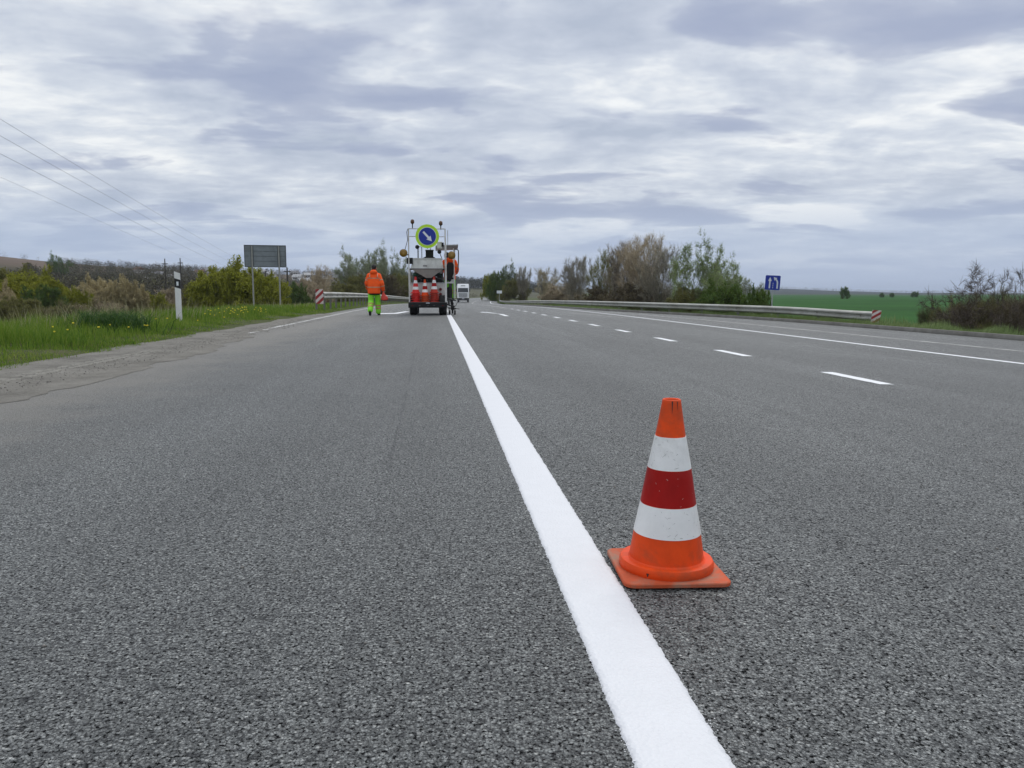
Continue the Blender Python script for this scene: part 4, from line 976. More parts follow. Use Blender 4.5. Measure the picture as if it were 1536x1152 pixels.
striped_plate(gr_, 0.27, 0.44, Mx, 0.75, 0.19)
# ================================================================== roadside posts and signs
GP_W = M('guide_post_white', (0.72, 0.72, 0.70), 0.5, 0, 0.06, 5, dirt=(0.35, 0.33, 0.28), dirt_amt=0.35)
GP_B = M('guide_post_black', (0.012, 0.012, 0.013), 0.5)
q = at(268.5, 470, 19.6); gz = float(zleft(q.x, q.y)) + 0.01
gpo = thing('guide_post', 'white plastic guide post with black slanted band in the left verge', 'post', (q.x, q.y, gz), R(14))
ht = 1.28 - gz
w = 0.062
secs = [('post_body', GP_W, 0.0, 0.0, ht - 0.36, ht - 0.40), ('black_band', GP_B, ht - 0.36, ht - 0.40, ht - 0.155, ht - 0.195), ('post_top', GP_W, ht - 0.155, ht - 0.195, ht, ht - 0.045)]
bb = None
for nm, mt_, a0, a1, b0, b1 in secs:
    o = MB().prism([(-w, a0), (w, a1), (w, b1), (-w, b0)], -0.03, 0.03).build(nm, mt_, gpo)
    if nm == 'black_band': bb = o
MB().box(-0.022, 0.022, -0.036, -0.0305, ht - 0.325, ht - 0.235).build('reflector', SIGN_WHITE, bb)
# big sign seen from behind
SB = M('sign_back_metal', (0.21, 0.235, 0.25), 0.5, 0.3, 0.15, 1.5, dirt=(0.12, 0.13, 0.14), dirt_amt=0.6)
SBD = M('sign_frame_metal', (0.085, 0.095, 0.10), 0.55, 0.3, 0.15, 2)
q = at(400, 440, 46.0); gz = float(terrain(q.x, q.y)) + 0.15
sgn = thing('road_sign', 'large blank grey back of a road sign on two posts above the left verge', 'sign', (q.x, q.y, gz), R(9))
zb, zt2 = 0.78 + 38 / F_PX * 45.5 - gz, 0.78 + 67.5 / F_PX * 45.5 - gz
pn = MB().box(-1.09, 1.09, 0.0, 0.02, zb, zt2).build('sign_panel', SB, sgn)
for (a, b_, c_, d_) in ((-1.11, 1.11, zt2, zt2 + 0.035), (-1.11, 1.11, zb - 0.035, zb), (-1.115, -1.08, zb - .03, zt2 + .03), (1.08, 1.115, zb - .03, zt2 + .03)):
    MB().box(a, b_, -0.025, 0.026, c_, d_).build('panel_edge', SBD, pn)
for x in (-0.70, 0.72):
    MB().box(x - 0.07, x + 0.07, -0.03, -0.001, zb + .01, zt2 - .01).build('stiffener', SBD, pn)
    MB().tube([(x, -0.075, -0.6), (x, -0.075, zt2 - 0.02)], 0.045, 12).build('sign_post', M('sign_post_steel', (0.30, 0.30, 0.28), 0.6, 0.2), sgn, smooth='auto')
for z in np.linspace(zb + 0.3, zt2 - 0.3, 3): MB().box(-1.07, 1.07, -0.012, -0.0005, z - 0.006, z + 0.006).build('panel_seam', SBD, pn)
# blue lane sign on the right
q = at(1159, 424, 41.0); gz = float(terrain(q.x, q.y)) + 0.18
bs = thing('lane_sign', 'blue square sign with two white lane arrows behind the right guardrail', 'sign', (q.x, q.y, gz), R(-22))
cz_ = q.z - gz; Mx = Matrix.Translation((0, 0, cz_)) @ Matrix.Rotation(R(3), 4, 'Y')
def rrect(w_, r_, n=5):
    out = []
    for cx, cy, a0 in ((w_ - r_, w_ - r_, 0), (-w_ + r_, w_ - r_, 90), (-w_ + r_, -w_ + r_, 180), (w_ - r_, -w_ + r_, 270)):
        for i in range(n): a = R(a0 + 90 * i / (n - 1)); out.append((cx + r_ * math.cos(a), cy + r_ * math.sin(a)))
    return out
fc_ = MB().prism(rrect(0.355, 0.05), 0.0, 0.012, Mx).build('sign_face', SIGN_BLUE, bs)
S2 = M('lane_sign_white', (0.60, 0.64, 0.70), 0.4)
MB().prism([(-0.17, -0.28), (-0.10, -0.28), (-0.10, 0.08), (-0.045, 0.08), (-0.135, 0.27), (-0.225, 0.08), (-0.17, 0.08)], -0.006, -0.0005, Mx).build('straight_arrow', S2, fc_)
MB().prism([(0.19, -0.28), (0.26, -0.28), (0.26, 0.02), (0.235, 0.11), (0.17, 0.19), (0.20, 0.235), (0.03, 0.27), (0.075, 0.10), (0.115, 0.14), (0.175, 0.07), (0.19, 0.0)], -0.006, -0.0005, Mx).build('merging_arrow', S2, fc_)
for z in (-0.27, -0.17, -0.07): MB().prism([(0.01, z), (0.035, z), (0.035, z + 0.06), (0.01, z + 0.06)], -0.006, -0.0005, Mx).build('lane_mark', S2, fc_)
MB().tube([(0.01, 0.05, -0.5), (0.0, 0.05, cz_ + 0.2)], 0.032, 10).build('sign_post', STEEL, bs, smooth='auto')
# small sign far along the right guardrail
q = at(749, 438, 170.0); gz = float(terrain(q.x, q.y)) + 0.15
fs_ = thing('small_sign', 'small pale sign on a post beyond the far right guardrail', 'sign', (q.x, q.y, gz), 0)
MB().box(-0.55, 0.55, 0, 0.03, q.z - gz - 0.3, q.z - gz + 0.3).build('sign_face', SIGN_WHITE, fs_); MB().tube([(0, 0.05, -0.3), (0, 0.05, q.z - gz + 0.25)], 0.05, 8).build('sign_post', STEEL, fs_)
# ================================================================== overhead line
WOOD = M('pole_wood', (0.055, 0.05, 0.042), 0.9, 0, 0.25, 3)
WIRE = M('wire', (0.22, 0.23, 0.25), 0.6)
ends = []
for v0, v1 in ((170, 409), (195, 417), (222, 424), (257, 432)):
    A = at(0, v0, 40.0); B = at(398, v1, 165.0); Nn = A + (A - B) * 0.16; ends.append((Nn, B))
lab4 = ['topmost thin wire of the overhead line crossing the sky', 'second highest thin wire of the overhead line', 'third highest thin wire of the overhead line', 'lowest and faintest wire of the overhead line']
for i, (A, B) in enumerate(ends):
    pts = [A.lerp(B, f) - Vector((0, 0, 0.5 * 4 * f * (1 - f))) for f in np.linspace(0, 1, 36)]
    o = MB().tube([p - A for p in pts], 0.0075 if i < 3 else 0.0045, 5).build('overhead_wire', WIRE, None, True, label=lab4[i], cat='wire', group='overhead wires')
    o.location = A
def pole(label, x, y, top, arms, r=0.14, brace=False):
    gz = float(terrain(x, y)); t = thing('utility_pole', label, 'utility pole', (x, y, gz)); h = top - gz
    MB().tube([(0, 0, -0.5), (0, 0, h * 0.5), (0, 0, h)], [r * 1.2, r, r * 0.75], 10).build('pole', WOOD, t, smooth='auto')
    if brace: MB().tube([(1.5, 0.6, -0.4), (0.05, 0, h * 0.82)], [r, r * 0.8], 8).build('brace', WOOD, t, smooth='auto')
    for z, L in arms:
        MB().box(-L, L, -0.06, 0.06, z - gz - 0.06, z - gz + 0.06).build('crossarm', WOOD, t)
        for s in (-1, 1): MB().lathe([(0.02, 0), (0.05, 0.03), (0.035, 0.08), (0.05, 0.12), (0.02, 0.16)], 8, Matrix.Translation((s * L * 0.9, 0, z - gz + 0.06))).build('insulator', SIGN_WHITE, t)
B0 = ends[0][1]; pole('utility pole behind the grey sign board where the overhead wires end', B0.x, B0.y, B0.z + 0.3, [(e[1].z - 0.2, 0.5) for e in ends[:3:2]])
N0 = sum((e[0] for e in ends), Vector()) / 4; pole('near utility pole carrying the overhead wires', N0.x, N0.y, ends[0][0].z + 0.3, [(ends[0][0].z - 0.1, 0.8)])
q = at(247, 388, 118); pole('left one of two dark poles beyond the guide post', q.x, q.y, q.z, [(q.z - 0.7, 0.35)], 0.085)
q = at(270, 387, 122); pole('right one of two dark poles beyond the guide post', q.x, q.y, q.z, [(q.z - 0.7, 0.35)], 0.085)
q = at(430.5, 401, 120); pole('dark pole beside the right edge of the grey sign board', q.x, q.y, q.z, [(q.z - 0.6, 0.5)], 0.13)
# ================================================================== village on the hillside
WALLS = [M('house_wall_white', (0.62, 0.60, 0.56), 0.8), M('house_wall_grey', (0.33, 0.32, 0.30), 0.8), M('house_wall_tan', (0.42, 0.34, 0.25), 0.8)]
ROOFS = [M('roof_slate', (0.19, 0.19, 0.2), 0.8, 0, 0.25, 1), M('roof_brown', (0.16, 0.085, 0.06), 0.8, 0, 0.25, 1), M('roof_light', (0.34, 0.34, 0.34), 0.8, 0, 0.2, 1)]
WIN = M('window_glass', (0.03, 0.035, 0.04), 0.15)
def house_proto(wm, rm):
    t = thing('house', 'x', 'house')
    MB().box(-4.5, 4.5, -3.5, 3.5, -2.0, 3.0).build('wall', wm, t)
    rf = MB().prism([(-3.9, 2.85), (3.9, 2.85), (0, 5.6)], -5.0, 5.0, Matrix.Rotation(R(90), 4, 'Z')).build('roof', rm, t)
    for x in (-2.6, 0, 2.6): MB().box(x - 0.55, x + 0.55, -3.54, -3.505, 0.9, 2.2).build('window', WIN, t)
    MB().box(1.2, 1.9, 0.2, 0.9, 4.4, 6.4).build('chimney', ROOFS[1], rf); return t
hs = [(208, 406, 0, 1, 'white house with brown roof standing alone on the wooded hillside'), (237, 414, 1, 0, 'grey house with slate roof left of the two dark poles'), (255, 419, 1, 2, 'low grey house between the two dark poles'), (228, 424, 1, 2, 'grey house with light roof lowest on the slope by the poles'),
      (300, 410, 2, 1, 'tan house half hidden above the yellow green bush'), (312, 406, 0, 0, 'white house with slate roof above the yellow green bush'), (392, 409, 1, 2, 'grey house seen under the sign board beside its first post'), (408, 412, 0, 2, 'pale house seen between the two sign posts'),
      (441, 410, 1, 0, 'grey slate roofed house just right of the sign board'), (447, 417, 0, 2, 'white house with light roof right of the sign board'), (456, 424, 1, 2, 'grey house with light roof lower on the village slope'), (470, 409, 2, 1, 'tan house with brown roof high in the village'),
      (484, 415, 0, 0, 'white walled house with slate roof in the village'), (497, 410, 1, 1, 'grey house with brown roof near the top of the village'), (508, 418, 2, 0, 'tan house with slate roof at the end of the village'), (462, 414, 1, 2, 'grey house with pale roof in the middle of the village')]
protos = {}
for i, (u_, v_, a, b_, lb) in enumerate(hs):
    p = hit(u_, v_ + 3, 200)
    if (a, b_) not in protos: o = protos[(a, b_)] = house_proto(WALLS[a], ROOFS[b_])
    else: o = copy_tree(protos[(a, b_)])
    o.location = p; o.scale = (0.7,) * 3; o.rotation_euler = (0, 0, R((i * 47) % 80 - 40)); o['label'] = lb; o['group'] = 'village houses on the hillside'
# ================================================================== vegetation
def frame_perp(D, g):
    """two unit vectors across each direction in D (n,3)"""
    a = g.normal(size=D.shape); a -= D * (a * D).sum(1, keepdims=True); a /= np.linalg.norm(a, axis=1, keepdims=True) + 1e-9
    return a, np.cross(D, a)
def gen_tree(seed, H=8.0, stems=1, base_spread=0.15, crown0=0.25, kids=(9, 8, 7), lens=(0.5, 0.5, 0.45), ang=(42, 42, 45), up=0.25, r0=0.16, twigs=5, twig_len=0.5, twig_r=0.011, leaves=3, leaf_s=0.10, droop=0.0, cone_k=0.65, side_k=0.15):
    """returns branch skeleton meshes: wood (3-sided prisms) and crown (twigs + leaves)"""
    rd = random.Random(seed); g = np.random.default_rng(seed)
    A = []; B = []; RA = []; RB = []; tipsP = []; tipsD = []
    def grow(p, d, L, r, lev):
        n = 5 if lev == 0 else (4 if lev == 1 else 3)
        pts = [p]; dirs = []
        for i in range(n):
            d = (d + Vector((rd.gauss(0, .13), rd.gauss(0, .13), rd.gauss(0, .08) + up * 0.22 - droop * 0.2 * lev))).normalized()
            q = pts[-1] + d * (L / n)
            A.append(tuple(pts[-1])); B.append(tuple(q)); RA.append(r * (1 - 0.8 * i / n)); RB.append(r * (1 - 0.8 * (i + 1) / n))
            pts.append(q); dirs.append(d)
        if lev >= len(kids):
            for f in range(n): tipsP.append(tuple(pts[f + 1])); tipsD.append(tuple(dirs[f]))
            return
        k = kids[lev]
        for j in range(k):
            f = crown0 + (1 - crown0) * (j + rd.random()) / k if lev == 0 else 0.2 + 0.8 * (j + rd.random()) / k
            s = min(n - 1e-3, f * n); i = int(s); q = pts[i].lerp(pts[i + 1], s - i); dd = dirs[i]
            a = R(ang[lev] * rd.uniform(0.6, 1.25)); ax = dd.orthogonal().normalized(); ax.rotate(Matrix.Rotation(rd.uniform(0, 6.283), 3, dd))
            nd = dd.copy(); nd.rotate(Matrix.Rotation(a, 3, ax))
            shape = (1.15 - cone_k * f) if lev == 0 else (1.05 - 0.5 * f)
            grow(q, nd, L * lens[lev] * shape * rd.uniform(0.75, 1.2), max(r * (1 - 0.75 * f) * 0.55, twig_r * 1.2), lev + 1)
    for s in range(stems):
        a = 2.39996 * s + rd.uniform(-.3, .3); fr = ((s + 0.5) / stems) ** 0.6 if stems > 1 else 0.0
        th = base_spread * fr; d = Vector((math.cos(a) * math.sin(th), math.sin(a) * math.sin(th), math.cos(th)))
        grow(Vector((math.cos(a), math.sin(a), 0)) * 0.25 * fr + Vector((0, 0, -0.3)), d, H * 0.8 * rd.uniform(0.85, 1.0) * (1 - side_k * fr), r0 / (stems ** 0.45), 0)
    A = np.array(A); B = np.array(B); RA = np.array(RA); RB = np.array(RB)
    def prisms(A, B, ra, rb, n=3):
        D = B - A; D /= np.linalg.norm(D, axis=1, keepdims=True) + 1e-9; a, b_ = frame_perp(D, g); vs = []
        for P, r in ((A, ra), (B, rb)):
            for k in range(n):
                t = 2 * math.pi * k / n; vs.append(P + (a * math.cos(t) + b_ * math.sin(t)) * r[:, None])
        V = np.stack(vs, 1); m = len(A); o = (np.arange(m) * 2 * n)[:, None, None]
        q = np.array([(k, (k + 1) % n, n + (k + 1) % n, n + k) for k in range(n)])[None]
        return V.reshape(-1, 3), (q + o).reshape(-1, 4)
    Vw, Fw = prisms(A, B, RA, RB, 3)
    P = np.array(tipsP); D = np.array(tipsD)
    P = np.repeat(P, twigs, 0); D = np.repeat(D, twigs, 0); m = len(P)
    d2 = D + g.normal(0, 0.55, (m, 3)) + np.array([0, 0, up * 0.9 - droop]); d2 /= np.linalg.norm(d2, axis=1, keepdims=True)
    L = twig_len * g.uniform(0.5, 1.2, m); P = P - d2 * (L * 0.1)[:, None]; E_ = P + d2 * L[:, None]
    a, b_ = frame_perp(d2, g)
    tv = np.stack([P - a * twig_r, P + a * twig_r, E_ + a * twig_r * .35, E_ - a * twig_r * .35], 1).reshape(-1, 3)
    quads = [np.arange(4 * m).reshape(-1, 4)]; verts = [tv]
    if leaves:
        k = leaves; f = g.uniform(0.15, 1.1, (m, k, 1)); c = (P[:, None] + (E_ - P)[:, None] * f).reshape(-1, 3) + g.normal(0, 0.04, (m * k, 3))
        s = leaf_s * g.uniform(0.5, 1.3, (m * k, 1)); n1 = g.normal(size=(m * k, 3)); n1 /= np.linalg.norm(n1, axis=1, keepdims=True); x, y = frame_perp(n1, g)
        lv = np.stack([c - x * s, c + y * s * 0.55, c + x * s, c - y * s * 0.55], 1).reshape(-1, 3)
        LV_ = np_mesh('leaves', lv, np.arange(4 * m * k).reshape(-1, 4), 4)
    else: LV_ = None
    top = float(np.percentile(E_[:, 2], 99.6)); rad = np.percentile(np.hypot(E_[:, 0], E_[:, 1]), 91)
    return dict(trunk=np_mesh('trunk', Vw, Fw, 4), twigs=np_mesh('twigs', tv, quads[0], 4), leaves=LV_, top=float(top), rad=float(rad))
PT = {
 'twiggy': gen_tree(1, 8, 9, 0.55, 0.15, (10, 5, 3), (0.44, 0.5, 0.52), (30, 32, 36), 0.42, 0.13, 4, 0.6, 0.006, 2, 0.028, 0, 0.5, 0.12),
 'twiggy2': gen_tree(12, 8, 8, 0.52, 0.12, (10, 5, 3), (0.46, 0.5, 0.52), (34, 34, 36), 0.36, 0.12, 4, 0.6, 0.006, 2, 0.03, 0, 0.5, 0.12),
 'fresh': gen_tree(2, 8, 5, 0.42, 0.22, (12, 6, 3), (0.33, 0.5, 0.5), (48, 44, 45), 0.18, 0.13, 4, 0.5, 0.006, 3, 0.042, 0.0, 0.25, 0.1),
 'round': gen_tree(3, 6, 18, 1.05, 0.2, (8, 5, 3), (0.42, 0.5, 0.5), (42, 42, 44), 0.06, 0.09, 5, 0.45, 0.007, 2, 0.068, 0, 0.35, 0.05),
 'willow': gen_tree(4, 6, 22, 1.1, 0.25, (9, 5, 3), (0.40, 0.5, 0.5), (42, 42, 44), 0.06, 0.09, 5, 0.42, 0.0065, 2, 0.078, 0.0, 0.35, 0.04),
 'scrub': gen_tree(6, 3, 16, 0.85, 0.05, (7, 5), (0.45, 0.5), (30, 36), 0.3, 0.03, 6, 0.5, 0.006, 2, 0.03),
 'shrub': gen_tree(7, 4, 5, 0.9, 0.2, (6, 5, 4), (0.5, 0.5, 0.5), (50, 48, 46), 0.05, 0.06, 2, 0.35, 0.007, 0, 0.0, 0, 0.3, 0.2),
}
def lm(n, *c, trans=0.25, k=1.65): return leafmat(n, [tuple(min(.8, x * k) for x in q_) for q_ in c], 0.8, trans)
BARK = lm('bark_brown', (0.028, 0.022, 0.017), (0.055, 0.043, 0.034), (0.09, 0.075, 0.06), trans=0)
BARKP = lm('bark_pale', (0.075, 0.066, 0.052), (0.14, 0.125, 0.10), (0.21, 0.19, 0.16), trans=0)
TAN = lm('tan_buds', (0.16, 0.13, 0.085), (0.255, 0.21, 0.145), (0.37, 0.32, 0.235), trans=.15)
PALEBUD = lm('pale_buds', (0.15, 0.14, 0.095), (0.24, 0.22, 0.16), (0.34, 0.32, 0.25), trans=.15)
OLIVEL = lm('olive_leaves', (0.062, 0.065, 0.018), (0.105, 0.105, 0.03), (0.165, 0.16, 0.052))
YGREEN = lm('yellow_green_leaves', (0.095, 0.105, 0.01), (0.16, 0.17, 0.017), (0.24, 0.24, 0.034))
GREEN = lm('spring_green_leaves', (0.085, 0.125, 0.035), (0.15, 0.205, 0.062), (0.24, 0.30, 0.12))
DGREEN = lm('dark_green_leaves', (0.03, 0.055, 0.012), (0.055, 0.095, 0.018), (0.09, 0.135, 0.03))
PGREEN = lm('pale_green_leaves', (0.09, 0.12, 0.055), (0.15, 0.185, 0.095), (0.22, 0.25, 0.15))
BROWNL = lm('brown_leaves', (0.045, 0.037, 0.021), (0.085, 0.07, 0.04), (0.14, 0.115, 0.067), trans=.1)
TANW = lm('tan_willow', (0.16, 0.135, 0.07), (0.25, 0.21, 0.115), (0.35, 0.30, 0.18), trans=.15)
trd = random.Random(77)
def tree(kind, u, vt, dist, wpx, bark, twig, leaf, label, name='tree', cat='tree', group=None, zb=None):
    """crown top at photo row vt, standing on the ground `dist` metres away"""
    T = PT[kind]; p = at(u, vt, dist); z = float(terrain(p.x, p.y)) if zb is None else zb
    h = p.z - z; zs = h / T['top']; xs = (wpx / F_PX * dist / 2) / T['rad']
    t = thing(name, label, cat, (p.x, p.y, z), trd.uniform(0, 6.28), group); t.scale = (xs, xs, zs)
    def part(nm, me, mt):
        if me is None: return None
        o = bpy.data.objects.new(nm, me)
        if not me.materials: me.materials.append(mt)
        COL.objects.link(o); o.parent = t; o.material_slots[0].link = 'OBJECT'; o.material_slots[0].material = mt; return o
    part('trunk', T['trunk'], bark); c = part('twigs', T['twigs'], twig); part('leaves', T['leaves'], leaf)
    return t
RG = 'spring trees along the right guardrail'
# right-hand row, far to near
tree('willow', 735, 411, 230, 26, BARK, OLIVEL, YGREEN, 'low yellow green bush at the far end of the right guardrail', 'bush', 'bush')
tree('fresh', 757, 394, 210, 32, BARK, BARK, DGREEN, 'compact dark green tree above the small pale sign', group=RG)
tree('round', 748, 408, 215, 34, BARK, OLIVEL, DGREEN, 'dark green thicket filling the foot of the compact green tree', 'bush', 'bush')
tree('twiggy', 786, 399, 185, 22, BARK, BARKP, PALEBUD, 'slim bare tree with thin pale top between the green and olive trees', group=RG)
tree('round', 775, 418, 190, 44, BARK, BROWNL, OLIVEL, 'low brown thicket under the slim bare tree', 'bush', 'bush')
tree('twiggy2', 819, 401, 140, 40, BARK, TAN, OLIVEL, 'olive brown rounded tree with fine upright twigs', group=RG)
tree('round', 843, 425, 112, 62, BARK, BROWNL, TAN, 'brown scrub below the pale twiggy tree', 'bush', 'bush')
tree('twiggy', 866, 384, 102, 50, BARKP, BARKP, PALEBUD, 'pale whitish twiggy tree with open crown', group=RG)
tree('twiggy2', 908, 374, 86, 46, BARK, OLIVEL, OLIVEL, 'dark olive tree leaning against the tall tan tree', group=RG)
tree('twiggy2', 935, 362, 76, 66, BARK, BARKP, TAN, 'brown bare tree at the left side of the tall tan crown', group=RG)
tree('twiggy', 962, 351, 72, 84, BARK, TAN, TAN, 'tallest tan twiggy tree of the right hand row', group=RG)
tree('twiggy2', 992, 366, 67, 62, BARK, BARKP, PALEBUD, 'bare grey brown tree right of the tallest tan one', group=RG)
tree('round', 905, 430, 84, 80, BARK, BROWNL, BROWNL, 'dark brown undergrowth at the foot of the dark olive tree', 'bush', 'bush')
tree('round', 960, 426, 70, 100, BARK, BARK, BROWNL, 'dark undergrowth at the foot of the tallest tan tree', 'bush', 'bush')
tree('fresh', 1040, 360, 63, 80, BARK, BARKP, GREEN, 'slender tree with airy fresh green leaves and two stems', group=RG)
tree('round', 1035, 432, 62, 70, BARK, BROWNL, OLIVEL, 'olive scrub at the foot of the airy green tree', 'bush', 'bush')
tree('fresh', 1084, 389, 60, 70, BARK, BARKP, GREEN, 'smaller fresh green tree arching away from the airy one', group=RG)
tree('fresh', 1119, 408, 66, 50, BARKP, BARKP, PGREEN, 'small pale green sapling left of the blue lane sign', group=RG)
tree('willow', 1084, 424, 56, 70, BARK, OLIVEL, DGREEN, 'dense dark green bush behind the right guardrail', 'bush', 'bush')
tree('willow', 1138, 433, 52, 44, BARK, OLIVEL, DGREEN, 'low green bush just left of the blue sign post', 'bush', 'bush')
# right field edge
tree('shrub', 1478, 392, 40, 120, BARK, BARK, BARK, 'bare shrub with crooked branches standing out of the right hedge', 'shrub', 'shrub')
tree('shrub', 1531, 402, 37, 70, BARK, BARK, BARK, 'bare branches at the far end of the right hedge', 'shrub', 'shrub')
for k, (u_, v_, d_, w_, lb) in enumerate(((1432, 444, 44, 46, 'thin brown brushwood at the start of the right hedge'), (1462, 437, 42, 62, 'brown brushwood under the crooked bare shrub'), (1500, 433, 40, 66, 'dense brown brushwood right of the crooked bare shrub'), (1540, 434, 38, 80, 'brown brushwood closing the right hedge'))):
    tree('scrub', u_, v_, d_, w_, BARK, BROWNL, (OLIVEL, BROWNL)[k % 2], lb, 'brushwood', 'brushwood', 'brown hedge at the field edge')
tree('scrub', 1396, 452, 46, 36, BARK, BARK, DGREEN, 'small dark sapling alone in the green field near the guardrail end', 'sapling', 'sapling')
tree('round', 1267, 430, 330, 12, BARK, DGREEN, DGREEN, 'lone dark bush on the horizon of the green field', 'bush', 'bush', 'bushes on the field horizon')
for u_, v_, w_, lb in ((1323, 439, 6, 'tiny bush on the field horizon, left of a pair'), (1338, 439, 6, 'tiny bush on the field horizon, right of a pair'), (1373, 437, 9, 'small round dark bush on the field horizon')):
    tree('round', u_, v_, 520, w_, BARK, DGREEN, DGREEN, lb, 'bush', 'bush', 'bushes on the field horizon')
# left side
LG = 'bushes in the valley left of the road'
tree('willow', -6, 425, 78, 44, BARK, TANW, TANW, 'tan willow bush left of the big green willow', 'bush', 'bush', LG)
tree('willow', 18, 404, 86, 104, BARK, OLIVEL, OLIVEL, 'dark olive willow behind the bright green one', 'bush', 'bush', LG)
tree('willow', 50, 407, 80, 80, BARK, OLIVEL, YGREEN, 'bright green willow bush in the valley', 'bush', 'bush', LG)
tree('round', 62, 428, 70, 52, BARK, BARK, DGREEN, 'dark green bush at the foot of the bright willow', 'bush', 'bush', LG)
tree('round', 20, 446, 62, 72, BARK, BROWNL, OLIVEL, 'low brown green scrub behind the left verge', 'bush', 'bush', LG)
tree('willow', 112, 434, 78, 46, BARK, OLIVEL, YGREEN, 'small olive bush left of the two tan willows', 'bush', 'bush', LG)
tree('willow', 143, 417, 82, 56, BARK, TANW, TANW, 'tan willow bush, left of a rounded pair', 'bush', 'bush', LG)
tree('willow', 184, 418, 80, 56, BARK, TANW, TANW, 'tan willow bush, right of a rounded pair', 'bush', 'bush', LG)
tree('scrub', 150, 448, 66, 70, BARK, BROWNL, TAN, 'low brown scrub below the two tan willows', 'brushwood', 'brushwood', LG)
tree('scrub', 92, 452, 60, 70, BARK, BROWNL, OLIVEL, 'grey brown scrub behind the left verge grass', 'brushwood', 'brushwood', LG)
tree('round', 228, 438, 86, 46, BARK, BROWNL, YGREEN, 'olive scrub between the tan willows and the guide post', 'bush', 'bush', LG)
tree('round', 252, 432, 92, 40, BARK, BROWNL, TAN, 'brown bush just left of the guide post', 'bush', 'bush', LG)
tree('willow', 292, 426, 80, 40, BARK, TANW, OLIVEL, 'tan olive bush between guide post and yellow green bush', 'bush', 'bush', LG)
tree('willow', 354, 395, 78, 118, BARK, OLIVEL, YGREEN, 'large rounded yellow green bush beside the sign board', 'bush', 'bush', LG)
tree('willow', 325, 408, 76, 66, BARK, OLIVEL, YGREEN, 'left shoulder of bushes joined to the large yellow green one', 'bush', 'bush', LG)
tree('willow', 398, 412, 74, 60, BARK, OLIVEL, YGREEN, 'yellow green bush seen between the sign posts', 'bush', 'bush', LG)
tree('round', 446, 424, 90, 34, BARK, BARK, DGREEN, 'dark bush beside the dark pole right of the sign', 'bush', 'bush', LG)
tree('twiggy2', 478, 397, 100, 40, BARK, TAN, TAN, 'thin tan tree above the striped guardrail end', group='trees left of the road')
tree('round', 465, 420, 95, 60, BARK, TAN, TAN, 'tan brown bush left of the striped guardrail end', 'bush', 'bush', LG)
tree('round', 505, 424, 105, 64, BARK, BROWNL, OLIVEL, 'brown olive bush behind the start of the left guardrail', 'bush', 'bush', LG)
tree('fresh', 536, 378, 138, 60, BARKP, BARKP, PGREEN, 'pale grey green tree left of the walking worker', group='trees left of the road')
tree('fresh', 557, 369, 134, 62, BARK, BARKP, PGREEN, 'tall pale green tree behind the walking worker', group='trees left of the road')
tree('fresh', 583, 381, 130, 52, BARK, BARKP, PGREEN, 'pale tree between the worker and the marking machine', group='trees left of the road')
for u_, v_, d_, w_, lb, L_ in ((530, 413, 116, 60, 'brown undergrowth left of the walking worker behind the guardrail', OLIVEL), (566, 410, 120, 66, 'brown undergrowth behind the walking worker', BROWNL), (598, 411, 124, 60, 'brown undergrowth between worker and machine', OLIVEL), (632, 414, 140, 56, 'brown undergrowth behind the marking machine', BROWNL)):
    tree('round', u_, v_, d_, w_, BARK, BROWNL, L_, lb, 'bush', 'bush', LG)
tree('fresh', 88, 380, 420, 24, BARK, DGREEN, DGREEN, 'compact dark tree alone on the far left ridge', group='trees on the left ridge')
tree('round', 45, 394, 480, 16, BARK, BROWNL, BROWNL, 'small brown tree on the ploughed ridge', group='trees on the left ridge')
# far woods that read as one mass
def woodland(name, label, cat, n, u_rng, r_rng, h_rng, mat, seed, dens=None, q=90, flat=0.5):
    g = np.random.default_rng(seed); uu = g.uniform(*u_rng, n); rr = np.exp(g.uniform(math.log(r_rng[0]), math.log(r_rng[1]), n))
    d = np.stack([ray(a, HOR)[:2] for a in uu]); d /= np.linalg.norm(d, axis=1, keepdims=True)
    X, Y = d[:, 0] * rr, d[:, 1] * rr; keep = np.ones(n, bool)
    u_ = X - cshift(Y); keep &= (u_ < -14) | (u_ > 24) | (Y > 440)
    if dens: keep &= dens(uu, rr, g)
    X, Y = X[keep], Y[keep]; m = len(X); Z = terrain(X, Y); h = g.uniform(*h_rng, m); w = h * g.uniform(0.28, 0.45, m)
    k = q; n_ = g.normal(size=(m, k, 3)); n_ /= np.linalg.norm(n_, axis=2, keepdims=True); rad = g.random((m, k, 1)) ** 0.4
    c = n_ * rad * np.stack([w, w, h * 0.45], -1)[:, None]; c[..., 2] += (h * 0.40)[:, None]
    c += np.stack([X, Y, Z], -1)[:, None]; c = c.reshape(-1, 3)
    s = np.repeat(h, k)[:, None] * g.uniform(0.018, 0.045, (m * k, 1)); nn = g.normal(size=(m * k, 3)); nn /= np.linalg.norm(nn, axis=1, keepdims=True)
    x, y = frame_perp(nn, g); x = x * np.array([1, 1, 1.4])
    V = np.stack([c - x * s - y * s * .3, c + y * s * 0.7, c + x * s, c - y * s * 0.6], 1).reshape(-1, 3)
    o = bpy.data.objects.new(name, np_mesh(name, V, np.arange(4 * m * k).reshape(-1, 4), 4)); finish(o, None, mat, label, cat, kind='stuff')
WOODM = leafmat('bare_wood', [(0.036, 0.033, 0.02), (0.064, 0.058, 0.035), (0.095, 0.085, 0.05), (0.10, 0.112, 0.036)], 0.9, 0, 0.03)
WOODV = leafmat('village_trees', [(0.05, 0.043, 0.035), (0.09, 0.08, 0.064), (0.14, 0.125, 0.105), (0.11, 0.115, 0.065)], 0.9, 0, 0.02)
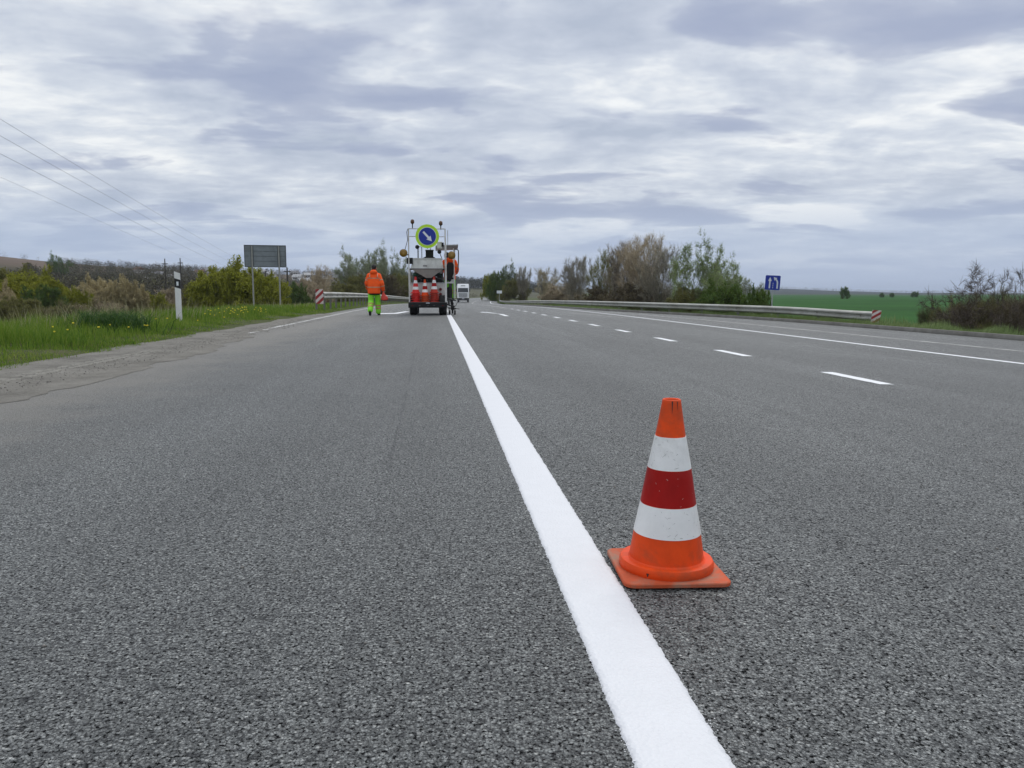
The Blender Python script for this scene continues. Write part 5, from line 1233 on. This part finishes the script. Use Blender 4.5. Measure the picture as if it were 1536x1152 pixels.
WOODF = leafmat('far_forest', [(0.045, 0.05, 0.04), (0.07, 0.072, 0.058), (0.095, 0.095, 0.075)], 0.9, 0, 0.02)
woodland('woodland', 'dark bare wood filling the slope beyond the valley bushes', 'woodland', 1300, (-60, 300), (235, 660), (5.5, 8.5), WOODM, 1, lambda u_, r_, g: r_ < np.interp(u_, [-60, 70, 110, 300], [400, 440, 640, 640]), 115)
woodland('woodland', 'grey brown trees scattered over the village hillside', 'woodland', 1700, (215, 640), (235, 820), (4, 7), WOODV, 2, lambda u_, r_, g: g.random(len(u_)) < np.where(r_ < 260, 0.9, 0.62))
woodland('woodland', 'thin line of trees along the left ridge', 'woodland', 500, (-60, 600), (780, 900), (4, 9), WOODV, 5, lambda u_, r_, g: g.random(len(u_)) < np.where(u_ < 90, 0.2, 0.9), 60)
woodland('forest', 'dark forest on the rise where the road disappears', 'forest', 600, (590, 830), (640, 860), (9, 13), WOODF, 3)
woodland('scrub', 'brown scrub on the slope beside the far road bend', 'scrub', 500, (590, 735), (200, 430), (2, 4), WOODM, 4)
woodland('forest', 'blue hazy forest along the far right skyline', 'forest', 1300, (1000, 1640), (2700, 3300), (7, 12), WOODF, 6, None, 26)
# ------------------------------------------------------------------ grass
def blades(name, label, X, Y, Zg, h, wd, lean, mat, seed, parent=None):
    g = np.random.default_rng(seed); n = len(X); a = g.uniform(0, 6.283, n); b_ = g.uniform(0, 6.283, n)
    side = np.stack([np.cos(a), np.sin(a), np.zeros(n)], -1) * wd[:, None] * 0.5
    ld = np.stack([np.cos(b_), np.sin(b_), np.zeros(n)], -1) * (lean * h)[:, None]
    B = np.stack([X, Y, Zg], -1); up = np.zeros((n, 3)); up[:, 2] = h
    m1 = B + up * 0.55 + ld * 0.3; tip = B + up * (1 - 0.25 * lean[:, None]) + ld
    V = np.stack([B - side, B + side, m1 + side * 0.8, m1 - side * 0.8, tip], 1).reshape(-1, 3)
    o = (np.arange(n) * 5)[:, None]
    q = np.concatenate([o + np.array([0, 1, 2]), o + np.array([0, 2, 3]), o + np.array([3, 2, 4])], 0)
    ob = bpy.data.objects.new(name, np_mesh(name, V, q, 3)); return finish(ob, parent, mat, label, 'grass' if parent is None else None, kind='stuff')
GRASS = leafmat('meadow_grass', [(0.055, 0.125, 0.012), (0.115, 0.21, 0.022), (0.19, 0.275, 0.035), (0.31, 0.34, 0.085)], 0.6, 0.35, 0.9)
DRY = leafmat('dry_grass', [(0.20, 0.20, 0.09), (0.32, 0.30, 0.16), (0.45, 0.41, 0.27)], 0.8, 0.2, 0.8)
EDGE = leafmat('trodden_grass', [(0.09, 0.10, 0.028), (0.12, 0.17, 0.032), (0.18, 0.19, 0.055), (0.2, 0.165, 0.09)], 0.8, 0.2, 1.5)
RGRASS = leafmat('verge_grass', [(0.065, 0.11, 0.028), (0.12, 0.18, 0.048), (0.19, 0.25, 0.09), (0.28, 0.32, 0.15)], 0.7, 0.3, 0.9)
def patch(u, y, s, seed):
    g = np.random.default_rng(seed); ph = g.uniform(0, 6.28, 8); r_ = 0
    for k in range(4): r_ = r_ + np.sin(u * s * (1.3 + k * .9) + ph[k] + np.sin(y * s * .7 + ph[k + 4]) * 1.5) * np.sin(y * s * (1.0 + k * .8) + ph[k + 4])
    return np.clip(0.5 + 0.3 * r_, 0, 1)
g = np.random.default_rng(21)
def left_grass(name, label, n, y0, y1, u0, u1, hm, wd, seed, mat=GRASS, pw=1.0, lean=0.5):
    gg = np.random.default_rng(seed); y = y0 * (y1 / y0) ** (gg.random(n) ** pw); u_ = u0 + (u1 - u0) * gg.random(n)
    edge = -4.42 - 0.12 * np.sin(y * 2.1) - 0.07 * np.sin(y * 5.7) - 0.5 * sstep(34, 20, y) * sstep(12, 20, y)
    ok = u_ < edge + gg.exponential(0.05, n); u_, y = u_[ok], y[ok]
    ramp_ = 0.22 + 0.78 * sstep(0.05, 1.5, edge[ok] - u_); far = 1 - 0.45 * sstep(24, 40, y)
    h = hm * ramp_ * far * (0.55 + 0.75 * patch(u_, y, 1.3, 3)) * gg.uniform(0.5, 1.15, len(y))
    return blades(name, label, u_ + cshift(y), y, zleft(u_, y) + 0.0, h, wd * gg.uniform(.6, 1.3, len(y)) * (0.6 + y / 22), gg.uniform(0.1, lean, len(y)), mat, seed)
left_grass('grass', 'lush green grass covering the left verge', 105000, 5.5, 46, -4.3, -9.4, 0.31, 0.0075, 31)
left_grass('grass', 'short yellowish grass along the edge of the sandy shoulder', 26000, 5.5, 40, -4.25, -5.2, 0.11, 0.008, 32, EDGE, 1.0, 0.9)
left_grass('dry_grass', 'pale dry stalks rising from the left verge', 3200, 6, 40, -5.8, -9.5, 0.55, 0.006, 33, DRY, 1.0, 0.45)
left_grass('grass', 'thin green grass below the left guardrail', 20000, 40, 130, -4.4, -10.5, 0.34, 0.007, 34)
def right_grass(name, label, n, y0, y1, w0, w1, hm, wd, seed, mat):
    gg = np.random.default_rng(seed); y = y0 * (y1 / y0) ** gg.random(n); w_ = w0 + (w1 - w0) * gg.random(n); k = kerb_x(y); u_ = k + w_
    h = hm * (0.35 + 0.65 * sstep(0.1, 0.9, w_)) * (0.6 + 0.7 * patch(u_, y, 1.1, 8)) * gg.uniform(0.5, 1.15, n)
    return blades(name, label, u_ + cshift(y), y, zright(u_, y), h, wd * gg.uniform(.6, 1.3, n) * (0.6 + y / 24), gg.uniform(0.15, 0.7, n), mat, seed)
right_grass('grass', 'pale green grass on the right verge beneath the guardrail', 78000, 12, 70, 0.10, 4.6, 0.46, 0.008, 41, RGRASS)
right_grass('grass', 'far verge grass under the distant right guardrail', 16000, 70, 240, 0.14, 5.0, 0.35, 0.008, 42, RGRASS)
# dandelions in the verge
fl_ = MB(); gg = random.Random(5); st_ = MB()
spots = [(-5.3, 11.6, 2, .05), (-5.35, 11.75, 2, .08), (-5.1, 12.4, 1, .05)] + [(gg.uniform(-5.1, -6.0), gg.uniform(20.5, 24.5), 1, .1) for _ in range(46)] + [(gg.uniform(-4.8, -5.6), gg.uniform(13, 19), 1, .1) for _ in range(12)]
for (x, y, n_, s_) in spots:
    for k in range(n_):
        xx, yy = x + gg.gauss(0, s_), y + gg.gauss(0, s_); zz = float(zleft(xx, yy)) + gg.uniform(0.16, 0.30); r_ = gg.uniform(0.012, 0.022)
        fl_.lathe([(0.004, zz - 0.012), (r_, zz), (r_ * 0.8, zz + 0.008), (0.004, zz + 0.011)], 8, Matrix.Translation((xx, yy, 0)))
        st_.tube([(xx, yy, zz - 0.3), (xx, yy, zz - 0.01)], 0.003, 4)
fo = fl_.build('dandelions', M('dandelion_yellow', (0.72, 0.58, 0.02), 0.7, 0, 0.15, 30), None, label='yellow dandelion heads dotted through the left verge', cat='flowers', kind='stuff')
st_.build('stalks', GRASS, fo, kind='stuff')
# broad clump of darker blades near the guide post
gg = np.random.default_rng(55); n = 900; p0 = at(165, 480, 15.5)
xx = p0.x + gg.normal(0, .28, n); yy = p0.y + gg.normal(0, .35, n)
blades('grass_tussock', 'dark tall tussock of grass left of the guide post', xx, yy, zleft(xx, yy), gg.uniform(.3, .55, n), np.full(n, .014), gg.uniform(.4, 1.1, n), leafmat('tussock_grass', [(0.018, 0.05, 0.012), (0.035, 0.085, 0.018), (0.06, 0.12, 0.03)], 0.6, 0.3), 56)

# ------------------------------------------------------------------ air
hm_ = bpy.data.materials.new('air'); hm_.use_nodes = True; t = hm_.node_tree; t.nodes.clear()
pv = N(t, 'ShaderNodeVolumePrincipled'); pv.inputs['Color'].default_value = (0.78, 0.86, 1.0, 1); pv.inputs['Density'].default_value = 0.00012
ov = N(t, 'ShaderNodeOutputMaterial'); t.links.new(pv.outputs[0], ov.inputs['Volume'])
MB().box(-12100, 12100, -12100, 12100, -60, 70).build('haze', hm_, None, kind='stuff', label='faint haze over the far fields and ridges', cat='haze')
